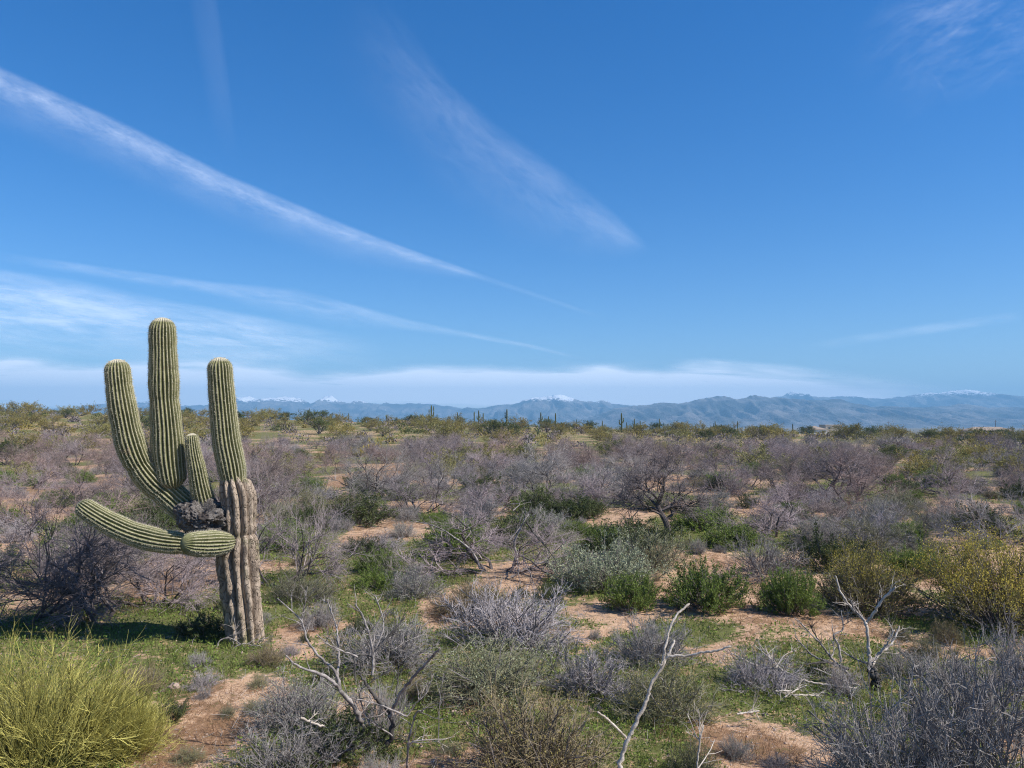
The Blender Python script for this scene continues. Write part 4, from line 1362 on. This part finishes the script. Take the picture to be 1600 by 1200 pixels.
SAGS = [(482, 653, 641, 0), (491, 654, 641, 0), (545, 655, 645, 0), (674, 660, 633, 1), (683, 658, 647, 0), (715, 654, 644, 0), (741, 655, 643, 0), (748, 656, 641, 4), (755, 655, 645, 0),
        (792, 659, 639, 2), (845, 661, 644, 4), (857, 659, 650, 0), (868, 659, 645, 0), (901, 662, 655, 0), (941, 664, 657, 0), (971, 665, 645, 4), (979, 671, 659, 0), (991, 668, 654, 2),
        (1000, 667, 657, 0), (1030, 668, 654, 4), (1037, 667, 660, 0), (1051, 673, 663, 0), (1073, 673, 663, 0), (1082, 672, 665, 0), (1086, 671, 664, 0), (1065, 666, 659, 0), (1117, 671, 658, 2),
        (1152, 669, 658, 0), (1157, 676, 671, 0), (1238, 674, 662, 0), (1251, 690, 681, 0), (1396, 678, 667, 0), (1435, 684, 673, 0)]
ORD = ['leftmost', 'second', 'third', 'fourth', 'fifth', 'sixth', 'seventh', 'eighth', 'ninth', 'tenth', 'eleventh', 'twelfth', 'thirteenth', 'fourteenth', 'fifteenth', 'sixteenth',
       'seventeenth', 'eighteenth', 'nineteenth', 'twentieth', 'twenty-first', 'twenty-second', 'twenty-third', 'twenty-fourth', 'twenty-fifth', 'twenty-sixth']
na = nb_ = 0
for px, b, t, k in SAGS:
    if k == 0:
        lab = 'slim armless distant saguaro on the skyline, %s of those from the left' % ORD[na]; na += 1
    else:
        lab = 'distant saguaro with arms on the skyline, %s of those from the left' % ORD[nb_]; nb_ += 1
    put_far('distant_saguaro', SF[k], px, b, t, 205 + (px * 37 % 40), lab, 'cactus', 'distant saguaros along the ridge', 5.0)


def cholla(seed):
    r = np.random.RandomState(seed)
    P, Q = curves(np.array([[0, 0, -.1]]), np.array([[0, 0, 1.]]), np.array([1.2]), np.array([.09]), 6, .08, .05, r, .8)
    P2, Q2 = grow(P, Q, 9, (.45, 1), .8, .55, .09, r, .35, .1, .15, 4, .9)
    P3, Q3 = grow(P2, Q2, 4, (.3, 1), .7, .28, .07, r, .3, .1, .12, 3, .8)
    return Geo().tubes(P, Q, 6).tubes(P2, Q2, 6).tubes(P3, Q3, 5).mesh('cholla_cactus', M['cholla'], True)


CH = [cholla(1), cholla(2)]
for i, (px, b, t, lab) in enumerate([(839, 677, 662, 'dark bushy cholla on the slope below the snowy central peak'),
                                     (1446, 726, 696, 'pale green cholla in the purple thicket at right'),
                                     (1512, 722, 698, 'pale cholla beside the leaning dark trunk at far right'),
                                     (1350, 690, 681, 'small pale cholla on the right below the tan house'),
                                     (1373, 690, 680, 'small dark cholla right of the small pale cholla'),
                                     (604, 657, 645, 'dark bushy cholla on the skyline left of the centre'),
                                     (1030, 694, 685, 'small pale cholla in the purple thicket below the ridge saguaros')]):
    p = at(px, b) if b > 690 else None
    put_far('cholla_cactus', CH[i % 2], px, b, t, depth_of(p) if p is not None else (130 if b > 670 else 215), lab, 'cactus', 'cholla cacti in the distance', 1.75)


def box(g, x0, x1, y0, y1, z0, z1, mat=0):
    V = [(x, y, z) for z in (z0, z1) for y in (y0, y1) for x in (x0, x1)]
    g.add(V, [(0, 2, 3, 1), (4, 5, 7, 6), (0, 1, 5, 4), (2, 6, 7, 3), (0, 4, 6, 2), (1, 3, 7, 5)], mat=mat)


def house(px0, px1, rowtop, dist, label, wall, hip=True, nwin=3):
    x0, x1 = (px0 - 800) / F * dist, (px1 - 800) / F * dist
    zt = unp(.5 * (px0 + px1), rowtop, dist)[2]
    cx, w = .5 * (x0 + x1), x1 - x0
    eave = zt - (2.0 if hip else .6)
    zb = min(gz(cx, dist), gz(cx, dist + 10), eave - 2.6) - .5
    root = empty('house', (cx, dist, zb)); tag(root, label, 'house', 'low houses on the far right skyline')
    g = Geo(); box(g, -w / 2 + .5, w / 2 - .5, 0, 10, 0, eave - zb); link('wall', g.mesh('house_wall', M[wall]), root)
    g = Geo()
    e = eave - zb
    if hip:
        a = w / 2
        V = [(-a, -.6, e), (a, -.6, e), (a, 10.6, e), (-a, 10.6, e), (-a + 5.2, 5, e + 2), (a - 5.2, 5, e + 2), (-a, -.6, e - .18), (a, -.6, e - .18), (a, 10.6, e - .18), (-a, 10.6, e - .18)]
        g.add(V, [(0, 1, 5, 4), (2, 3, 4, 5), (6, 9, 8, 7), (0, 6, 7, 1), (1, 7, 8, 2), (2, 8, 9, 3), (3, 9, 6, 0)], [(1, 2, 5), (3, 0, 4)])
    else:
        box(g, -w / 2 + .3, w / 2 - .3, -.2, 10.2, e + .003, e + .6)
    link('roof', g.mesh('house_roof', M['roof' if hip else 'stucco']), root)
    for k in range(nwin):
        c = -w / 2 + (k + .5) * w / nwin
        g = Geo(); box(g, c - .8, c + .8, -.05, .1, e - 2.1, e - .8); f = link('window', g.mesh('house_window', M['white']), root)
        g = Geo(); box(g, c - .65, c + .65, -.09, -.053, e - 1.95, e - .95); link('pane', g.mesh('window_pane', M['glass']), f)


house(1514, 1584, 667, 430, 'tan house with wide hipped roof at far right on the skyline', 'stucco')
house(1262, 1292, 665.5, 440, 'low pale house with a bright white wall, left of the flat tan one', 'white', True, 2)
house(1288, 1316, 663.5, 480, 'flat-topped tan house right beside the bright white wall', 'stucco', False, 2)
house(1372, 1410, 671.5, 520, 'low tan house half hidden between the other houses', 'stucco', True, 2)
for px, top, lab in ((1387, 658, 'thin utility pole standing above the half-hidden tan house'), (1554.5, 656, 'tall utility pole rising behind the hipped-roof house')):
    dist = 460
    x = (px - 800) / F * dist
    zt = unp(px, top, dist)[2]
    zb = gz(x, dist) - .5
    root = empty('utility_pole', (x, dist, zb)); tag(root, lab, 'pole', 'utility poles by the houses')
    g = Geo().tubes(np.array([[[0, 0, 0], [0, 0, (zt - zb) * .5], [0, 0, zt - zb]]]), np.array([[.17, .15, .12]]), 8)
    link('post', g.mesh('pole_post', M['pole'], True), root)
    g = Geo(); box(g, -.9, .9, -.28, -.15, zt - zb - .9, zt - zb - .75); link('crossarm', g.mesh('pole_crossarm', M['pole']), root)

# ------------------------------------------------------------------ the thicket: mesquites over the flat, shrubs between, palo verdes on the rise
def clear_of(x, y, r, k=.8):
    for ox, oy, orr in OCC:
        if (x - ox) ** 2 + (y - oy) ** 2 < (k * (r + orr)) ** 2: return False
    return True


def in_clearing(x, y):
    return float(inside(np.array([x]), np.array([y]), E_SAND)[0]) > .55


COLS = [(140, 'left of the saguaro'), (400, 'behind the saguaro'), (640, 'below the cone peak'), (770, 'below the low saddle'), (960, 'below the snowy peak'),
        (1100, 'below the dark saguaros'), (1220, 'below the rocky knolls'), (1420, 'below the pointed peak'), (9999, 'below the flat dome')]
QUEUE = []


def zoned(root, stub, where, rows):
    x, y = root.location.x, root.location.y
    px = 800 + F * x / y
    col = next(c for m, c in COLS if px < m)
    row = next(c for m, c in rows if y < m)
    QUEUE.append((('%s %s %s %s' % (stub, row, where, col)).strip(), px, root))


def name_queue():
    d = {}
    for lab, px, o in QUEUE: d.setdefault(lab, []).append((px, o))
    for lab, lst in d.items():
        lst.sort(key=lambda t: t[0])
        for i, (px, o) in enumerate(lst):
            o['label'] = lab if len(lst) == 1 else '%s, %s from left' % (lab, 'first' if i == 0 else ORD[i])


ROWS_M = [(27, 'at front of'), (40, 'in front half of'), (58, 'in back half of'), (999, 'at far edge of')]
ROWS_S = [(14, 'near the front'), (24, 'midway'), (999, 'far back')]
ROWS_T = [(10, 'in front'), (16, 'midway'), (999, 'far back')]
ROWS_O = [(110, 'low on the'), (160, 'halfway up the'), (999, 'near top of')]
for _px, _py, _r in ((1130, 990, .9), (1010, 985, .6), (1240, 1000, .7), (70, 1000, .9), (200, 1000, .8), (130, 1030, .7), (300, 985, .5)):
    _p = at(_px, _py)
    OCC.append((_p[0], _p[1], _r))
r2 = np.random.RandomState(77)
n_m = 0
tries = 0
while n_m < 292 and tries < 14000:
    tries += 1
    Y = 17 + (92 - 17) * r2.rand() ** .62
    X = Y * r2.uniform(-.74, .74)
    px = 800 + F * X / Y
    w = r2.uniform(1.9, 4.3)
    if Y < 22 and fbm(X * .2, Y * .2 + 9) > .52: continue
    if in_clearing(X, Y) or not clear_of(X, Y, w * .5, .5): continue
    tone = fbm(X * .06 + 3, Y * .06) + r2.normal(0, .06)
    if tone > .56: tw, lab = 'tw_red', 'reddish leafless mesquite in the thicket across the flat'
    elif tone < .40: tw, lab = 'tw_grey', 'grey leafless mesquite in the thicket across the flat'
    else: tw, lab = 'tw_purple', 'purplish leafless mesquite in the thicket across the flat'
    k = 'mesq' if Y < 30 else 'mesqmid'
    h = w * r2.uniform(.42, .62)
    zoned(place(k, X, Y, w, h, lab, 'leafless mesquites of the thicket', tw=tw), lab.split(' in the')[0], 'thicket', ROWS_M)
    n_m += 1

n_s = tries = 0
kinds = ['green', 'dark', 'greygreen', 'grey', 'brown', 'stick', 'green', 'dark', 'grey']
SL = {'green': 'green leafy shrub growing between the mesquites', 'dark': 'dark green shrub growing between the mesquites', 'greygreen': 'grey-green shrub growing between the mesquites',
      'grey': 'lavender-grey bush growing between the mesquites', 'brown': 'olive-brown bush growing between the mesquites', 'stick': 'bare grey twiggy bush growing between the mesquites'}
while n_s < 275 and tries < 6000:
    tries += 1
    Y = 9.5 + (52 - 9.5) * r2.rand() ** .9
    X = Y * r2.uniform(-.74, .74)
    w = r2.uniform(.6, 1.7)
    if in_clearing(X, Y) or (Y < 16 and in_clearing(X, Y - w * .5)) or not clear_of(X, Y, w * .5, .5 if Y > 16 else .95): continue
    if Y < 14 and r2.rand() < .5: w *= .6
    k = kinds[r2.randint(len(kinds))]
    zoned(place(k, X, Y, w, w * r2.uniform(.4, .62), SL[k], 'small shrubs between the mesquites'), SL[k].split(' growing')[0], 'between mesquites', ROWS_S)
    n_s += 1

n_t = tries = 0
TL = {'dark': 'small dark green tuft on the open ground', 'greygreen': 'small grey-green tuft on the open ground', 'grey': 'small dry grey tuft on the open ground', 'brown': 'small brown tuft on the open ground'}
while n_t < 110 and tries < 4000:
    tries += 1
    Y = 6.2 + (24 - 6.2) * r2.rand()
    X = Y * r2.uniform(-.72, .72)
    w = r2.uniform(.18, .55)
    if not clear_of(X, Y, w * .5, .9): continue
    k = ['dark', 'greygreen', 'grey', 'brown'][r2.randint(4)]
    zoned(place(k, X, Y, w, w * r2.uniform(.4, .8), TL[k], 'small tufts on the open ground'), TL[k].split(' on the')[0], 'on open ground', ROWS_T)
    n_t += 1

n_p = tries = 0
while n_p < 46 and tries < 3000:
    tries += 1
    Y = 36 + 40 * r2.rand(); X = Y * r2.uniform(-.72, .72)
    w = r2.uniform(1.8, 3.8)
    if in_clearing(X, Y) or not clear_of(X, Y, w * .5, .3): continue
    v = [2, 2, 0, 4][r2.randint(4)]
    st_ = {2: 'pale olive palo verde', 0: 'olive palo verde', 4: 'dark green shrub'}[v]
    zoned(place('olive', X, Y, w, w * r2.uniform(.5, .68), st_, 'palo verdes and shrubs on the rise', var=v), st_, 'thicket', ROWS_M)
    n_p += 1

n_o = tries = 0
OL = ['olive palo verde on the rise below the skyline', 'yellowish olive palo verde on the rise below the skyline', 'pale olive palo verde on the rise below the skyline']
while n_o < 262 and tries < 9000:
    tries += 1
    Y = 72 + (235 - 72) * r2.rand() ** .7
    X = Y * r2.uniform(-.72, .72)
    px = 800 + F * X / Y
    if Y < 95 + 20 * (px > 1000) and r2.rand() < .6: continue
    w = r2.uniform(2.6, 6.0)
    if not clear_of(X, Y, w * .5, .7): continue
    v = r2.randint(5)
    tone = fbm(X * .03, Y * .03)
    tw = ['lf_olive', 'lf_olive', 'lf_olive2', 'lf_olive', 'lf_dark'][v]
    lab = 'pale olive palo verde on the rise below the skyline' if v == 2 else ('dark green shrub on the rise below the skyline' if v == 4 else 'olive palo verde on the rise below the skyline')
    zoned(place('olive', X, Y, w, w * r2.uniform(.42, .62), lab, 'palo verdes and shrubs on the rise', var=v), lab.split(' on the')[0], 'rise', ROWS_O)
    n_o += 1
name_queue()

# the rest of the far scrub, too dense to count
def scrub(n, y0, y1, cols, name, label, smin, smax, mat, seed):
    r = np.random.RandomState(seed)
    g = Geo()
    for i in range(n):
        Y = y0 + (y1 - y0) * r.rand() ** .75
        X = Y * r.uniform(-.74, .74)
        w = r.uniform(smin, smax)
        h = w * r.uniform(.35, .6)
        m = 130
        d = nrm(r.normal(size=(m, 3))); d[:, 2] = np.abs(d[:, 2])
        c = d * (r.uniform(.25, 1, (m, 1)) ** .5) * [w / 2, w / 2, h] + [X, Y, gz(X, Y)]
        g.quads(c, .34, .4, r.randint(len(cols)), r, .8)
    o = link(name, g.mesh(name, [M[c] for c in cols]))
    tag(o, label, kind='stuff')


scrub(420, 100, 262, ['lf_olive', 'lf_olive2', 'lf_dark', 'lf_olive'], 'distant_scrub', 'low olive desert scrub covering the far rise', 1.2, 3.2, None, 5)
scrub(260, 74, 175, ['tw_dark', 'tw_dark', 'lf_olive', 'tw_dark'], 'distant_thicket', 'far purplish brush merging into one mass', 1.6, 3.6, None, 6)
scrub(150, 330, 700, ['lf_olive', 'lf_dark'], 'plain_scrub', 'scrub on the plain beyond the rise', 3, 8, None, 8)

# ------------------------------------------------------------------ grass, dry stalks, pebbles
def blades(n, y0, y1, which, hmin, hmax, wid, name, label, mat, seed, lean=.5, clump=6, thr=.3):
    r = np.random.RandomState(seed)
    Y = np.exp(r.uniform(np.log(y0), np.log(y1), n))
    X = Y * r.uniform(-.74, .74, n)
    G, D = masks(X, Y)
    m = G if which == 'green' else D
    fine = fbm(X * 2.3 + 11, Y * 2.3, 3)
    keep = (m * (.35 + 1.3 * fine) > thr + .55 * r.uniform(size=n)) & (np.hypot(X, Y) > 3.5)
    X, Y = np.repeat(X[keep], clump), np.repeat(Y[keep], clump)
    fine = np.repeat(fine[keep], clump)
    k = len(X)
    sc = np.sqrt(np.maximum(Y, 7) / 9.0)
    X = X + r.normal(0, .05, k) * sc; Y = Y + r.normal(0, .05, k) * sc
    h = r.uniform(hmin, hmax, k) * (.6 + .8 * fine) * (.8 + .2 * sc)
    z = terrain(X, Y) - .01
    d = np.stack([r.normal(0, lean, k), r.normal(0, lean, k), np.ones(k)], 1)
    d = nrm(d)
    p0 = np.stack([X, Y, z], 1)
    p1 = p0 + d * (h * .55)[:, None]
    d2 = d + r.normal(0, .25, d.shape); d2[:, 2] -= .15
    p2 = p1 + nrm(d2) * (h * .5)[:, None]
    a = r.uniform(0, np.pi, k)
    e = np.stack([np.cos(a), np.sin(a), 0 * a], 1) * (wid * sc * r.uniform(.6, 1.3, k))[:, None]
    V = np.stack([p0 - e, p0 + e, p1 + e * .8, p1 - e * .8, p2], 1).reshape(-1, 3)
    i = np.arange(k)[:, None] * 5
    g = Geo().add(V, i + np.array([[0, 1, 2, 3]]), i + np.array([[3, 2, 4]]))
    o = link(name, g.mesh(name, M[mat]))
    tag(o, label, kind='stuff')


blades(21000, 5.0, 40, 'green', .04, .17, .0032, 'grass', 'short green spring grass growing in patches', 'grass', 21, .45, 7)
blades(21000, 4.5, 30, 'dry', .04, .16, .0024, 'dry_grass', 'reddish dry stalks on the sand', 'drygrass', 22, .9, 6, .2)



def forbs():
    r = np.random.RandomState(51)
    n = 37000
    Y = np.exp(r.uniform(np.log(5), np.log(40), n)); X = Y * r.uniform(-.74, .74, n)
    G, D = masks(X, Y)
    f = fbm(X * 3.1 + 5, Y * 3.1 + 1, 3)
    k = (G * (.3 + 1.4 * f) > .2 + .6 * r.uniform(size=n))
    X, Y = np.repeat(X[k], 5), np.repeat(Y[k], 5)
    sc = np.sqrt(np.maximum(Y, 7) / 9)
    X = X + r.normal(0, .06, len(X)) * sc; Y = Y + r.normal(0, .06, len(X)) * sc
    C = np.stack([X, Y, terrain(X, Y) + r.uniform(.005, .07, len(X))], 1)
    g = Geo().quads(C, .034 * sc, .55, 0, r, .6)
    tag(link('ground_forbs', g.mesh('ground_forbs', M['lf_green'])), 'low leafy green herbs covering the ground in patches', kind='stuff')


forbs()


def pebbles():
    r = np.random.RandomState(31)
    n = 12000
    Y = np.exp(r.uniform(np.log(4.5), np.log(26), n)); X = Y * r.uniform(-.74, .74, n)
    Z = terrain(X, Y)
    s = r.lognormal(-4.65, .5, n)
    B = np.array([(1, 0, 0), (-1, 0, 0), (0, 1, 0), (0, -1, 0), (0, 0, .7), (0, 0, -.5)], float)
    V = np.stack([X, Y, Z], 1)[:, None] + B[None] * (s[:, None, None] * r.uniform(.6, 1.3, (n, 6, 1)))
    f = np.array([(0, 2, 4), (2, 1, 4), (1, 3, 4), (3, 0, 4)])
    g = Geo().add(V.reshape(-1, 3), None, (np.arange(n)[:, None, None] * 6 + f[None]).reshape(-1, 3))
    tag(link('pebbles', g.mesh('pebbles', M['rock'])), 'loose pebbles on the sand', kind='stuff')


pebbles()


def litter():
    r = np.random.RandomState(41)
    n = 5200
    Y = np.exp(r.uniform(np.log(4.6), np.log(26), n)); X = Y * r.uniform(-.74, .74, n)
    a = r.uniform(0, 2 * np.pi, n)
    d = np.stack([np.cos(a), np.sin(a), r.uniform(-.05, .35, n)], 1)
    pos = np.stack([X, Y, terrain(X, Y) + .004], 1)
    P, Q = curves(pos, d, r.lognormal(-2.2, .5, n), r.uniform(.0014, .0042, n), 3, .25, -.02, r, .5)
    tag(link('twig_litter', Geo().tubes(P, Q, 3).mesh('twig_litter', M['tw_grey'])), 'fallen dry twigs scattered on the ground', kind='stuff')


litter()

# ------------------------------------------------------------------ air
def haze():
    m = bpy.data.materials.new('air_haze')
    m.use_nodes = True
    nt = m.node_tree; nt.nodes.clear()
    out = nt.nodes.new('ShaderNodeOutputMaterial')
    v = nt.nodes.new('ShaderNodeVolumePrincipled')
    v.inputs['Color'].default_value = (.31, .65, 1.0, 1)
    v.inputs['Density'].default_value = 1.65e-4
    v.inputs['Anisotropy'].default_value = 0.0
    nt.links.new(v.outputs[0], out.inputs['Volume'])
    g = Geo(); box(g, -11600, 11600, -11600, 11600, -15.5, 560)
    o = link('haze', g.mesh('haze', m))
    tag(o, kind='stuff')


haze()
